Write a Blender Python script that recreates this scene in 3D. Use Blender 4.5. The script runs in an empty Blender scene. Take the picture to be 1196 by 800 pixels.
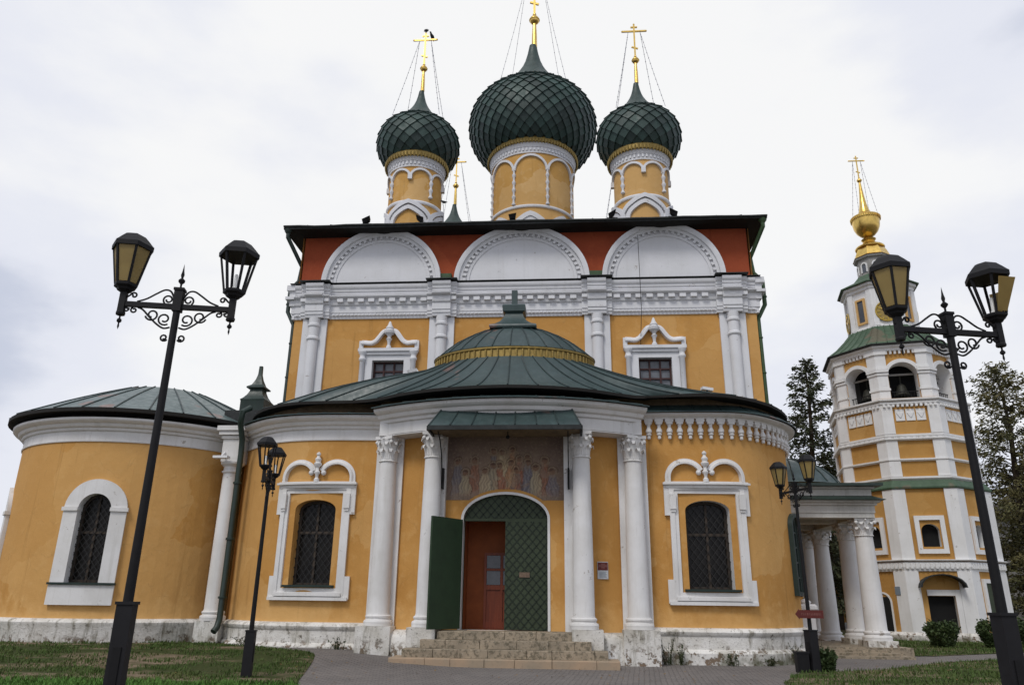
import bpy, math, random
from mathutils import Vector, Matrix
from math import sin, cos, pi, sqrt, radians, atan2
random.seed(7)
S = bpy.context.scene
C = S.collection

# ------------------------------------------------------------------ camera, sky, sun, exposure
def setup_camera():
    f, p, yaw, roll = 880.0, radians(19.0), radians(4.4), radians(0.72)
    fwd = Vector((-sin(yaw)*cos(p), cos(yaw)*cos(p), sin(p)))
    rt = Vector((cos(yaw), sin(yaw), 0)); up = rt.cross(fwd)
    r = rt*cos(roll)+up*sin(roll); u = up*cos(roll)-rt*sin(roll)
    cd = bpy.data.cameras.new('camera'); co = bpy.data.objects.new('camera', cd); C.objects.link(co)
    co.matrix_world = Matrix(((r.x,u.x,-fwd.x,0),(r.y,u.y,-fwd.y,0),(r.z,u.z,-fwd.z,1.6),(0,0,0,1)))
    cd.sensor_width = 36; cd.lens = f/1196*36; cd.clip_end = 3000; cd.clip_start = 0.05
    S.camera = co
setup_camera()
SUN_EL, SUN_AZ = radians(52), radians(205)      # azimuth clockwise from +Y
def setup_world():
    w = bpy.data.worlds.new('World'); S.world = w; w.use_nodes = True
    nt = w.node_tree; nt.nodes.clear()
    N = nt.nodes.new; L = nt.links.new
    out = N('ShaderNodeOutputWorld')
    sky = N('ShaderNodeTexSky'); sky.sky_type = 'NISHITA'; sky.sun_disc = False
    sky.sun_elevation = SUN_EL; sky.sun_rotation = SUN_AZ; sky.air_density = 1.0; sky.dust_density = 3.0
    b1 = N('ShaderNodeBackground'); b1.inputs[1].default_value = 0.09
    L(sky.outputs[0], b1.inputs[0])
    tc = N('ShaderNodeTexCoord')
    mp = N('ShaderNodeMapping'); mp.inputs['Scale'].default_value = (1.0, 1.0, 2.2)
    mp.inputs['Location'].default_value = (0.35, 0.1, 0.2)
    L(tc.outputs['Generated'], mp.inputs[0])
    n1 = N('ShaderNodeTexNoise'); n1.inputs['Scale'].default_value = 2.3; n1.inputs['Detail'].default_value = 7
    n1.inputs['Roughness'].default_value = 0.5
    L(mp.outputs[0], n1.inputs['Vector'])
    cr = N('ShaderNodeValToRGB'); cr.color_ramp.interpolation = 'EASE'
    e = cr.color_ramp.elements
    e[0].position = 0.42; e[0].color = (0.62, 0.66, 0.78, 1)
    e[1].position = 0.72; e[1].color = (1.0, 1.0, 1.0, 1)
    m = e.new(0.55); m.color = (0.85, 0.87, 0.95, 1)
    dt = N('ShaderNodeVectorMath'); dt.operation = 'DOT_PRODUCT'; dt.inputs[1].default_value = (-.02, .82, .57)
    L(tc.outputs['Generated'], dt.inputs[0])
    mr = N('ShaderNodeMapRange'); mr.inputs[1].default_value = .70; mr.inputs[2].default_value = .98; mr.inputs[4].default_value = .26
    L(dt.outputs['Value'], mr.inputs[0])
    ma = N('ShaderNodeMath'); ma.operation = 'MULTIPLY_ADD'; ma.inputs[1].default_value = .92
    L(n1.outputs[0], ma.inputs[0]); L(mr.outputs[0], ma.inputs[2])
    L(ma.outputs[0], cr.inputs[0])
    b2 = N('ShaderNodeBackground'); b2.inputs[1].default_value = 0.95
    L(cr.outputs[0], b2.inputs[0])
    mx = N('ShaderNodeMixShader'); mx.inputs[0].default_value = 0.93
    L(b1.outputs[0], mx.inputs[1]); L(b2.outputs[0], mx.inputs[2]); L(mx.outputs[0], out.inputs[0])
setup_world()
def setup_sun():
    ld = bpy.data.lights.new('sun', 'SUN'); ld.energy = 1.5; ld.angle = radians(16); ld.color = (1, .97, .92)
    lo = bpy.data.objects.new('sun', ld); C.objects.link(lo)
    d = Vector((sin(SUN_AZ)*cos(SUN_EL), cos(SUN_AZ)*cos(SUN_EL), sin(SUN_EL)))
    lo.rotation_euler = d.to_track_quat('Z', 'Y').to_euler()
setup_sun()
S.view_settings.view_transform = 'Standard'; S.view_settings.look = 'None'
S.view_settings.exposure = 0.06; S.view_settings.gamma = 1.0
S.view_settings.use_curve_mapping = False

# ------------------------------------------------------------------ materials
M = {}
class NT:
    """small helper that builds a node material"""
    def __init__(s, name, rough=.8, metal=0., spec=.3):
        m = bpy.data.materials.new(name); m.use_nodes = True; s.m = m; s.t = m.node_tree
        s.b = s.t.nodes['Principled BSDF']
        s.b.inputs['Roughness'].default_value = rough; s.b.inputs['Metallic'].default_value = metal
        s.b.inputs['Specular IOR Level'].default_value = spec
        s.geo = s.t.nodes.new('ShaderNodeNewGeometry'); M[name] = m
    def pos(s): return s.geo.outputs['Position']
    def node(s, typ, **kw):
        n = s.t.nodes.new(typ)
        for k, v in kw.items(): setattr(n, k, v)
        return n
    def link(s, a, b): s.t.links.new(a, b)
    def scaled(s, sc, src=None):
        mp = s.node('ShaderNodeMapping'); mp.inputs['Scale'].default_value = sc
        s.link(src or s.pos(), mp.inputs[0]); return mp.outputs[0]
    def noise(s, scale, detail=4, rough=.55, vec=None):
        n = s.node('ShaderNodeTexNoise'); n.inputs['Scale'].default_value = scale
        n.inputs['Detail'].default_value = detail; n.inputs['Roughness'].default_value = rough
        s.link(vec or s.pos(), n.inputs['Vector']); return n.outputs[0]
    def ramp(s, val, p0, p1, c0=0., c1=1.):
        r = s.node('ShaderNodeMapRange'); r.inputs[1].default_value = p0; r.inputs[2].default_value = p1
        r.inputs[3].default_value = c0; r.inputs[4].default_value = c1; r.clamp = True
        s.link(val, r.inputs[0]); return r.outputs[0]
    def mix(s, fac, a, b, mode='MIX'):
        n = s.node('ShaderNodeMix', data_type='RGBA', blend_type=mode)
        for sock, v in ((n.inputs[0], fac), (n.inputs[6], a), (n.inputs[7], b)):
            if isinstance(v, (int, float)): sock.default_value = v
            elif isinstance(v, tuple): sock.default_value = (*v, 1)
            else: s.link(v, sock)
        return n.outputs[2]
    def math(s, op, a, b=0.):
        n = s.node('ShaderNodeMath', operation=op)
        for sock, v in ((n.inputs[0], a), (n.inputs[1], b)):
            if isinstance(v, (int, float)): sock.default_value = v
            else: s.link(v, sock)
        return n.outputs[0]
    def z(s):
        n = s.node('ShaderNodeSeparateXYZ'); s.link(s.pos(), n.inputs[0]); return n.outputs[2]
    def col(s, c):
        if isinstance(c, tuple): s.b.inputs['Base Color'].default_value = (*c, 1)
        else: s.link(c, s.b.inputs['Base Color'])
    def bump(s, h, strength=.3, dist=.02):
        n = s.node('ShaderNodeBump'); n.inputs['Strength'].default_value = strength; n.inputs['Distance'].default_value = dist
        s.link(h, n.inputs['Height']); s.link(n.outputs[0], s.b.inputs['Normal'])

def plaster(name, base, dark, light, low_stain=True, zlow=.95):
    t = NT(name, .88, 0, .2)
    n1 = t.noise(.55, 5, .6); n2 = t.noise(3.2, 5, .62); n3 = t.noise(22, 3, .6)
    c = t.mix(t.ramp(n1, .35, .68), base, dark)
    c = t.mix(t.ramp(n2, .52, .74, 0, .45), c, light)
    st = t.noise(1.0, 4, .6, t.scaled((2.2, 2.2, .16)))         # rain streaks
    c = t.mix(t.ramp(st, .57, .75, 0, .3), c, tuple(x*.62 for x in base))
    # repainted patches and hairline cracks
    wv = t.node('ShaderNodeVectorMath', operation='ADD'); wn = t.node('ShaderNodeTexNoise'); wn.inputs['Scale'].default_value = 1.1; wn.inputs['Detail'].default_value = 4
    t.link(t.pos(), wn.inputs['Vector']); t.link(t.pos(), wv.inputs[0]); t.link(wn.outputs['Color'], wv.inputs[1])
    vo = t.node('ShaderNodeTexVoronoi'); vo.inputs['Scale'].default_value = .42; t.link(wv.outputs[0], vo.inputs['Vector'])
    sp = t.node('ShaderNodeSeparateColor'); t.link(vo.outputs['Color'], sp.inputs[0])
    c = t.mix(t.ramp(sp.outputs[0], .55, .6, 0, .42), c, light); c = t.mix(t.ramp(sp.outputs[1], .62, .66, 0, .30), c, dark)
    ve = t.node('ShaderNodeTexVoronoi', feature='DISTANCE_TO_EDGE'); ve.inputs['Scale'].default_value = .55; t.link(wv.outputs[0], ve.inputs['Vector'])
    crack = t.math('MULTIPLY', t.ramp(ve.outputs['Distance'], .010, .003), t.ramp(n2, .48, .56))
    c = t.mix(t.math('MULTIPLY', crack, .16), c, tuple(x*.35 for x in base))
    drip = t.noise(1.0, 5, .65, t.scaled((5, 5, .22)))
    c = t.mix(t.ramp(drip, .60, .72, 0, .35), c, tuple(x*.55 for x in dark))
    if low_stain:
        zz = t.math('ADD', t.z(), t.math('MULTIPLY', t.math('SUBTRACT', n2, .5), -1.4))
        c = t.mix(t.ramp(zz, zlow+.75, zlow+.05, 0, .5), c, tuple(x*1.12 for x in light))
    t.col(c)
    t.bump(t.math('ADD', t.math('MULTIPLY', n1, 3.0), t.math('ADD', n2, t.math('MULTIPLY', n3, .35))), .5, .025)
plaster('yellow_plaster', (.575, .305, .090), (.475, .235, .060), (.65, .395, .155))
plaster('drum_plaster', (.58, .335, .105), (.50, .275, .075), (.70, .48, .24), False)
plaster('tower_plaster', (.50, .275, .082), (.42, .22, .06), (.57, .34, .12), True, .1)
plaster('red_plaster', (.33, .070, .028), (.26, .052, .022), (.38, .09, .036), False)

def white(name, base, dirt, amount):
    t = NT(name, .85, 0, .2)
    n1 = t.noise(.9, 5, .62); n2 = t.noise(6, 5, .65); n3 = t.noise(30, 3)
    st = t.noise(1.3, 4, .6, t.scaled((3, 3, .25)))
    c = t.mix(t.ramp(n1, .4, .72, 0, amount), base, dirt)
    c = t.mix(t.ramp(st, .55, .75, 0, amount), c, dirt)
    c = t.mix(t.ramp(n2, .66, .73, 0, amount), c, tuple(x*.55 for x in dirt))
    n4 = t.noise(2.3, 6, .72); c = t.mix(t.ramp(n4, .655, .67, 0, amount*1.3), c, (.27, .225, .18))
    fine = t.noise(2.0, 5, .7, t.scaled((7, 7, .5))); c = t.mix(t.ramp(fine, .55, .75, 0, amount*.7), c, dirt)
    t.col(c); t.bump(t.math('ADD', n2, t.math('MULTIPLY', n3, .4)), .35, .015)
white('white_plaster', (.74, .73, .72), (.53, .51, .47), .55)
white('upper_white', (.70, .70, .715), (.55, .55, .54), .45)
white('tower_white', (.76, .76, .755), (.58, .57, .54), .45)
white('dull_white', (.58, .57, .54), (.36, .345, .31), .7)

def plinth_mat():
    t = NT('plinth_plaster', .9, 0, .2)
    n1 = t.noise(1.1, 5, .65); n2 = t.noise(4.5, 6, .7); n3 = t.noise(18, 4, .65)
    st = t.noise(1.6, 5, .65, t.scaled((2.5, 2.5, .5)))
    c = t.mix(t.ramp(n1, .38, .7), (.74, .72, .68), (.50, .47, .41))
    c = t.mix(t.ramp(st, .52, .66, 0, .8), c, (.22, .20, .15))
    z = t.z()
    lowz = t.ramp(z, .62, .05)
    peel = t.math('MULTIPLY', t.ramp(n2, .53, .57), t.ramp(t.math('ADD', lowz, t.math('MULTIPLY', n1, .7)), .45, .85))
    c = t.mix(peel, c, t.mix(n3, (.10, .075, .05), (.34, .25, .18)))
    c = t.mix(t.ramp(n3, .62, .68, 0, .85), c, (.09, .08, .065))
    c = t.mix(t.math('MULTIPLY', t.ramp(n2, .56, .64), t.ramp(n1, .42, .6)), c, (.13, .115, .09))
    moss = t.math('MULTIPLY', t.ramp(z, .4, .05), t.ramp(n1, .45, .6))
    c = t.mix(t.math('MULTIPLY', moss, .75), c, (.085, .095, .05))
    t.col(c); t.bump(t.math('ADD', t.math('ADD', n2, t.math('MULTIPLY', n3, .5)), t.math('MULTIPLY', peel, -1.)), .7, .03)
plinth_mat()

def roof_mat(name, a, b, rust=0., rough=.42):
    t = NT(name, rough, 0, .5)
    n1 = t.noise(.8, 5, .6); n2 = t.noise(5, 5, .6); st = t.noise(1.4, 4, .6, t.scaled((4, 4, .6)))
    c = t.mix(t.ramp(n1, .35, .68), a, b)
    c = t.mix(t.ramp(st, .5, .75, 0, .5), c, tuple(x*1.5 for x in b))
    if rust:
        c = t.mix(t.math('MULTIPLY', t.ramp(t.noise(.7, 3, .5), .64, .68), rust), c, (.22, .10, .075))
    t.col(c); t.bump(t.math('ADD', n1, t.math('MULTIPLY', n2, .3)), .25, .03)
    t.link(t.ramp(n2, .3, .7, rough-.1, rough+.15), t.b.inputs['Roughness'])
roof_mat('teal_roof', (.023, .043, .042), (.036, .061, .059), .5)
roof_mat('pale_roof', (.068, .098, .096), (.098, .132, .128), .6)
roof_mat('dome_scale', (.014, .033, .027), (.024, .052, .043), 0, .55)
def scale_tone():
    m = bpy.data.materials['dome_scale']; t = m.node_tree; b = t.nodes['Principled BSDF']
    src = b.inputs['Base Color'].links[0].from_socket; g = t.nodes.new('ShaderNodeNewGeometry')
    r = t.nodes.new('ShaderNodeMapRange'); r.inputs[3].default_value = .65; r.inputs[4].default_value = 1.35; t.links.new(g.outputs['Random Per Island'], r.inputs[0])
    v = t.nodes.new('ShaderNodeVectorMath'); v.operation = 'SCALE'; t.links.new(src, v.inputs[0]); t.links.new(r.outputs[0], v.inputs['Scale']); t.links.new(v.outputs[0], b.inputs['Base Color'])
scale_tone()
roof_mat('tower_roof', (.038, .075, .040), (.055, .10, .055), .3, .6)
roof_mat('dark_roof', (.010, .012, .012), (.016, .019, .018), 0, .7)
roof_mat('seam', (.014, .027, .026), (.02, .036, .035), 0, .5)
roof_mat('pipe_green', (.010, .022, .017), (.016, .033, .024), 0, .45)
roof_mat('moss_pipe', (.028, .062, .02), (.04, .08, .028), 0, .6)

def simple(name, c, rough=.7, metal=0., var=.25, scale=6, spec=.4, bump=.15):
    t = NT(name, rough, metal, spec)
    n = t.noise(scale, 5, .6)
    t.col(t.mix(t.ramp(n, .3, .72), c, tuple(x*(1-var) for x in c))); t.bump(n, bump, .01)
    return t
simple('gold', (.86, .58, .16), .28, 1., .3, 5)
simple('dull_shaded_gold', (.38, .27, .085), .55, .6, .4, 9)  # dull gilt, base colour darkened to carry the shade under the side domes
simple('black_iron', (.008, .0075, .0085), .6, 0, .4, 12, .25)
simple('lamp_base', (.013, .0125, .0145), .65, 0, .3, 6, .25)
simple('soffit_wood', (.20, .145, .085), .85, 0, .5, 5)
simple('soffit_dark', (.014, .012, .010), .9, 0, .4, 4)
simple('dark_wood', (.060, .043, .030), .7, 0, .4, 8)
simple('maroon_frame', (.06, .022, .02), .7, 0, .3, 8)
simple('glass_dark', (.016, .014, .012), .22, 0, .6, 2.5, .22, .25)
simple('glass_grey', (.10, .11, .13), .15, 0, .3, 6, .5, .02)
simple('curtain_glass', (.16, .17, .19), .2, 0, .5, 4, .5, .02)
simple('grille_iron', (.022, .021, .020), .6, 0, .3, 9)
simple('door_green', (.020, .045, .018), .6, 0, .3, 3)
simple('door_green_face', (.036, .052, .024), .6, 0, .3, 3)
simple('door_lattice', (.012, .022, .010), .6, 0, .3, 3)
simple('sill_green', (.016, .032, .026), .6, 0, .3, 3)
simple('void_dark', (.006, .006, .006), .9, 0, .2, 3)
simple('brown_wall', (.34, .090, .022), .7, 0, .3, 3)
simple('sign_red', (.11, .017, .013), .6, 0, .2, 14)
simple('sign_white', (.52, .54, .55), .6, 0, .15, 14)
simple('sign_text', (.19, .07, .06), .7, 0, .2, 14)
simple('sign_print', (.20, .24, .28), .7, 0, .2, 14)
simple('camera_white', (.75, .75, .75), .4, 0, .1, 8)
simple('bird_black', (.010, .010, .012), .6, 0, .2, 8)
simple('bulb_white', (.75, .75, .72), .3, 0, .1, 8)
simple('bronze', (.035, .035, .026), .6, .3, .3, 8)
simple('bark', (.060, .045, .032), .95, 0, .5, 9, .2, .6)
simple('wire_metal', (.32, .32, .35), .5, .3, .2, 8)
simple('clock_gold', (.55, .38, .08), .35, .9, .4, 6)
simple('clock_face', (.34, .24, .07), .5, .3, .4, 6)
simple('house_grey', (.32, .31, .29), .9, 0, .3, 1)
simple('house_roof', (.06, .05, .045), .8, 0, .4, 2)
simple('peel_brown', (.20, .14, .10), .9, 0, .5, 20)

def wood_door():
    t = NT('door_wood', .5, 0, .4)
    n = t.noise(2.2, 6, .65, t.scaled((9, 9, .7)))
    t.col(t.mix(t.ramp(n, .3, .7), (.22, .048, .017), (.14, .030, .012))); t.bump(n, .3, .01)
wood_door()
def amber():
    t = NT('amber_glass', .35, 0, .5)
    n = t.noise(5, 4)
    t.col(t.mix(t.ramp(n, .3, .7), (.48, .36, .13), (.40, .29, .10)))
    tr = t.node('ShaderNodeBsdfTranslucent'); tr.inputs[0].default_value = (.55, .40, .14, 1)
    mx = t.node('ShaderNodeMixShader'); mx.inputs[0].default_value = .45
    out = t.t.nodes['Material Output']
    t.link(t.b.outputs[0], mx.inputs[1]); t.link(tr.outputs[0], mx.inputs[2]); t.link(mx.outputs[0], out.inputs[0])
amber()
def stone_steps():
    t = NT('step_stone', .9, 0, .2)
    n1 = t.noise(1.6, 5, .65); n2 = t.noise(9, 6, .7); n3 = t.noise(34, 4, .7)
    c = t.mix(t.ramp(n1, .3, .7), (.40, .325, .235), (.25, .21, .155))
    c = t.mix(t.ramp(n2, .48, .6, 0, .85), c, (.125, .108, .075))
    c = t.mix(t.ramp(n3, .62, .7, 0, .8), c, (.55, .52, .45))
    t.col(c); t.bump(t.math('ADD', n2, n3), .8, .02)
    t = NT('step_tan', .9, 0, .2)
    n1 = t.noise(1.3, 4, .6); n2 = t.noise(14, 6, .7)
    c = t.mix(t.ramp(n1, .35, .65), (.40, .285, .19), (.31, .25, .18))
    c = t.mix(t.ramp(n2, .55, .7, 0, .5), c, (.20, .16, .12))
    t.col(c); t.bump(n2, .5, .012)
stone_steps()
def paving():
    t = NT('paving', .85, 0, .25)
    br = t.node('ShaderNodeTexBrick'); br.inputs['Scale'].default_value = 1
    br.inputs['Brick Width'].default_value = .24; br.inputs['Row Height'].default_value = .125
    br.inputs['Mortar Size'].default_value = .013; br.inputs['Mortar Smooth'].default_value = .3
    br.inputs['Color1'].default_value = (.205, .182, .168, 1); br.inputs['Color2'].default_value = (.145, .132, .124, 1)
    br.inputs['Mortar'].default_value = (.045, .042, .038, 1); br.inputs['Bias'].default_value = .0
    rot = t.node('ShaderNodeMapping'); rot.inputs['Rotation'].default_value = (0, 0, .09)
    t.link(t.pos(), rot.inputs[0])
    wob = t.node('ShaderNodeVectorMath', operation='ADD')
    nz = t.node('ShaderNodeTexNoise'); nz.inputs['Scale'].default_value = 1.2
    t.link(t.pos(), nz.inputs['Vector'])
    sc = t.node('ShaderNodeVectorMath', operation='SCALE'); sc.inputs['Scale'].default_value = .08
    t.link(nz.outputs['Color'], sc.inputs[0]); t.link(rot.outputs[0], wob.inputs[0]); t.link(sc.outputs[0], wob.inputs[1])
    t.link(wob.outputs[0], br.inputs['Vector'])
    n1 = t.noise(.35, 5, .6); n2 = t.noise(7, 5, .7)
    c = t.mix(t.ramp(n1, .35, .7, 0, .5), br.outputs[0], (.225, .205, .188))
    c = t.mix(t.ramp(n2, .55, .72, 0, .6), c, (.085, .078, .07))
    t.col(c); t.bump(t.math('ADD', br.outputs[1], t.math('MULTIPLY', n2, -.8)), .8, -.02)
paving()
def ground_mats():
    t = NT('grass_soil', .95, 0, .1)
    n1 = t.noise(.45, 5, .6, t.scaled((.7, 1.5, 1))); n2 = t.noise(5, 5, .7); n3 = t.noise(40, 3, .7)
    g = t.mix(t.ramp(n2, .3, .7), (.040, .056, .018), (.065, .075, .027))
    d = t.mix(t.ramp(n2, .3, .7), (.13, .098, .062), (.29, .225, .155))
    c = t.mix(t.ramp(n1, .46, .56), g, d)
    c = t.mix(t.ramp(n3, .5, .75, 0, .5), c, (.03, .028, .015))
    t.col(c); t.bump(t.math('ADD', n2, n3), .9, .03)
    t = NT('grass_blade', .7, 0, .2)
    oi = t.noise(3.0, 4, .6); n1 = t.noise(.5, 3, .6)
    c = t.mix(t.ramp(oi, .3, .7), (.045, .085, .018), (.085, .120, .030))
    c = t.mix(t.ramp(n1, .55, .7, 0, .5), c, (.13, .12, .045))
    t.col(c)
    t = NT('bright_blade', .65, 0, .2)
    oi = t.noise(4.0, 4, .6)
    t.col(t.mix(t.ramp(oi, .3, .7), (.050, .135, .020), (.10, .20, .035)))
ground_mats()
def leaf(name, a, b, c3):
    t = NT(name, .6, 0, .25)
    n1 = t.noise(.55, 3, .6); n2 = t.noise(6, 3, .6)
    c = t.mix(t.ramp(n1, .35, .65), a, b); c = t.mix(t.ramp(n2, .5, .75, 0, .6), c, c3)
    t.col(c)
leaf('leaf_spruce', (.034, .046, .022), (.058, .066, .030), (.085, .082, .036))
leaf('leaf_larch', (.075, .082, .032), (.115, .100, .038), (.150, .115, .042))
leaf('leaf_dark', (.035, .042, .020), (.055, .058, .025), (.08, .072, .03))
leaf('leaf_shrub', (.038, .062, .022), (.062, .092, .030), (.11, .14, .046))
leaf('leaf_weed', (.030, .042, .016), (.05, .06, .024), (.08, .085, .035))

def fresco_mat():
    t = NT('fresco_paint', .9, 0, .15)
    a = t.node('ShaderNodeVertexColor'); a.layer_name = 'paint'
    n1 = t.noise(2.4, 6, .7); n2 = t.noise(13, 6, .75); n3 = t.noise(45, 4, .7)
    c = t.mix(t.ramp(n1, .49, .70, 0, .55), a.outputs[0], (.26, .195, .145))
    c = t.mix(t.ramp(n2, .54, .66, 0, .6), c, (.37, .30, .23))
    c = t.mix(t.ramp(n3, .60, .70, 0, .5), c, (.10, .07, .055))
    t.col(c); t.bump(n2, .4, .01)
fresco_mat()

# ------------------------------------------------------------------ mesh helpers
class MB:
    def __init__(s): s.v = []; s.f = []
    def add(s, vs, fs):
        o = len(s.v); s.v += [tuple(v) for v in vs]; s.f += [tuple(i+o for i in f) for f in fs]; return s
    def box(s, x0, x1, y0, y1, z0, z1):
        return s.hexa([(x0,y0,z0),(x1,y0,z0),(x1,y1,z0),(x0,y1,z0),(x0,y0,z1),(x1,y0,z1),(x1,y1,z1),(x0,y1,z1)])
    def hexa(s, p):
        return s.add(p, [(3,2,1,0),(4,5,6,7),(0,1,5,4),(1,2,6,5),(2,3,7,6),(3,0,4,7)])
    def lathe(s, prof, cx=0, cy=0, n=24, a0=0., a1=2*pi, cz=0, sx=1., sy=1., caps=True):
        full = abs(a1-a0-2*pi) < 1e-6; k = n if full else n+1; vs = []
        for i in range(k):
            a = a0+(a1-a0)*i/n
            for r, z in prof: vs.append((cx+r*cos(a)*sx, cy+r*sin(a)*sy, z+cz))
        m = len(prof); fs = []
        for i in range(n):
            j = (i+1) % k
            for q in range(m-1): fs.append((i*m+q, j*m+q, j*m+q+1, i*m+q+1))
        if caps and full:
            if prof[0][0] > 1e-5: fs.append(tuple(i*m for i in range(k))[::-1])
            if prof[-1][0] > 1e-5: fs.append(tuple(i*m+m-1 for i in range(k)))
        return s.add(vs, fs)
    def tube(s, pts, r, n=6, closed=False):
        pts = [Vector(p) for p in pts]; N = len(pts); vs = []; ref = None
        for i, p in enumerate(pts):
            a = pts[i-1] if (i > 0 or closed) else p; b = pts[(i+1) % N] if (i < N-1 or closed) else p
            t = (b-a)
            if t.length < 1e-9: t = Vector((0,0,1))
            t.normalize()
            if ref is None: ref = Vector((0,0,1)) if abs(t.z) < .9 else Vector((1,0,0))
            x = ref-t*ref.dot(t)
            if x.length < 1e-6: x = Vector((0,1,0))-t*t.y
            x.normalize(); ref = x; y = t.cross(x)
            rr = r[i] if isinstance(r, (list, tuple)) else r
            for q in range(n): vs.append(p+x*(rr*cos(2*pi*q/n))+y*(rr*sin(2*pi*q/n)))
        fs = []
        for i in range(N if closed else N-1):
            j = (i+1) % N
            for q in range(n): fs.append((i*n+q, i*n+(q+1)%n, j*n+(q+1)%n, j*n+q))
        if not closed: fs += [tuple(range(n))[::-1], tuple(range((N-1)*n, N*n))]
        return s.add(vs, fs)
    def bar(s, a, b, w, h, up=(0,0,1)):
        a = Vector(a); b = Vector(b); t = (b-a).normalized(); u = Vector(up); x = t.cross(u)
        if x.length < 1e-6: x = t.cross(Vector((1,0,0)))
        x.normalize(); u = x.cross(t); x *= w/2; u *= h/2
        return s.hexa([a-x-u, a+x-u, b+x-u, b-x-u, a-x+u, a+x+u, b+x+u, b-x+u])
    def ball(s, c, r, n=12, sz=1.):
        pr = [(r*sin(pi*i/(n//2)), -r*sz*cos(pi*i/(n//2))) for i in range(n//2+1)]
        pr[0] = (0, -r*sz); pr[-1] = (0, r*sz)
        return s.lathe(pr, c[0], c[1], n, cz=c[2])
    # mapped helpers: m.P(s, z, d) -> Vector
    def mbox(s, m, s0, s1, z0, z1, d0, d1, ns=1):
        vs = []; fs = []
        for i in range(ns+1):
            q = s0+(s1-s0)*i/ns
            vs += [m.P(q,z0,d0), m.P(q,z0,d1), m.P(q,z1,d1), m.P(q,z1,d0)]
        for i in range(ns):
            a = i*4; b = a+4
            for k in range(4): fs.append((a+k, b+k, b+(k+1)%4, a+(k+1)%4))
        fs += [(3,2,1,0), (ns*4, ns*4+1, ns*4+2, ns*4+3)]
        return s.add(vs, fs)
    def msweep(s, m, s0, s1, ns, prof):
        """closed profile [(d, z)] carried along the path"""
        k = len(prof); vs = []; fs = []
        for i in range(ns+1):
            q = s0+(s1-s0)*i/ns
            vs += [m.P(q, z, d) for d, z in prof]
        for i in range(ns):
            for j in range(k): fs.append((i*k+j, (i+1)*k+j, (i+1)*k+(j+1)%k, i*k+(j+1)%k))
        fs += [tuple(range(k))[::-1], tuple(range(ns*k, ns*k+k))]
        return s.add(vs, fs)
    def mribbon(s, m, pts, prof, closed=False):
        """closed profile [(across, out)] carried along a line of (s, z) on the wall"""
        N = len(pts); k = len(prof); vs = []; fs = []
        for i in range(N):
            a = pts[i-1] if (i > 0 or closed) else None; b = pts[(i+1) % N] if (i < N-1 or closed) else None; p = pts[i]
            def dirv(u, w):
                l = math.hypot(w[0]-u[0], w[1]-u[1]) or 1e-9
                return ((w[0]-u[0])/l, (w[1]-u[1])/l)
            d1 = dirv(a, p) if a else dirv(p, b); d2 = dirv(p, b) if b else d1
            n1 = (-d1[1], d1[0]); n2 = (-d2[1], d2[0])
            nx, nz = n1[0]+n2[0], n1[1]+n2[1]; l2 = nx*nx+nz*nz
            if l2 < 1e-6: nx, nz = n1; sc = 1
            else: sc = min(2/l2, 3.0)
            for ac, out in prof: vs.append(m.P(p[0]+nx*sc*ac, p[1]+nz*sc*ac, out))
        for i in range(N if closed else N-1):
            j = (i+1) % N
            for q in range(k): fs.append((i*k+q, j*k+q, j*k+(q+1)%k, i*k+(q+1)%k))
        if not closed: fs += [tuple(range(k))[::-1], tuple(range((N-1)*k, N*k))]
        return s.add(vs, fs)

ROOT_LOC = {}
def link(name, mb, mat, parent=None, smooth=40, base=None):
    me = bpy.data.meshes.new(name)
    if base is not None: me.from_pydata([(v[0]-base[0], v[1]-base[1], v[2]-base[2]) for v in mb.v], [], mb.f)
    else: me.from_pydata(mb.v, [], mb.f)
    mats = mat if isinstance(mat, list) else [mat]
    for m_ in mats: me.materials.append(M[m_])
    if smooth:
        me.shade_smooth(); me.set_sharp_from_angle(angle=radians(smooth))
    me.update()
    o = bpy.data.objects.new(name, me); C.objects.link(o)
    if base is not None: o.location = base
    if parent is not None: attach(o, parent)
    return o
def attach(o, parent):
    o.parent = parent
    # the root carries the only offset: meshes are written in world coordinates
    r = parent
    while r.parent: r = r.parent
    if parent is r: o.matrix_parent_inverse = Matrix.Translation(-Vector(ROOT_LOC.get(r.name, (0,0,0))))
def thing(name, label, cat, loc=(0,0,0), group=None):
    o = bpy.data.objects.new(name, None); C.objects.link(o); o.location = loc; o.empty_display_size = .3
    ROOT_LOC[o.name] = tuple(loc); o['label'] = label; o['category'] = cat
    if group: o['group'] = group
    return o
def tag(o, label, cat, group=None):
    o['label'] = label; o['category'] = cat
    if group: o['group'] = group
    return o
def copy_tree(o, parent=None, deep=True):
    c = o.copy(); C.objects.link(c)
    if parent is not None:
        c.parent = parent; c.matrix_parent_inverse = o.matrix_parent_inverse.copy()
    for ch in list(o.children):
        copy_tree(ch, c)
    return c

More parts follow.
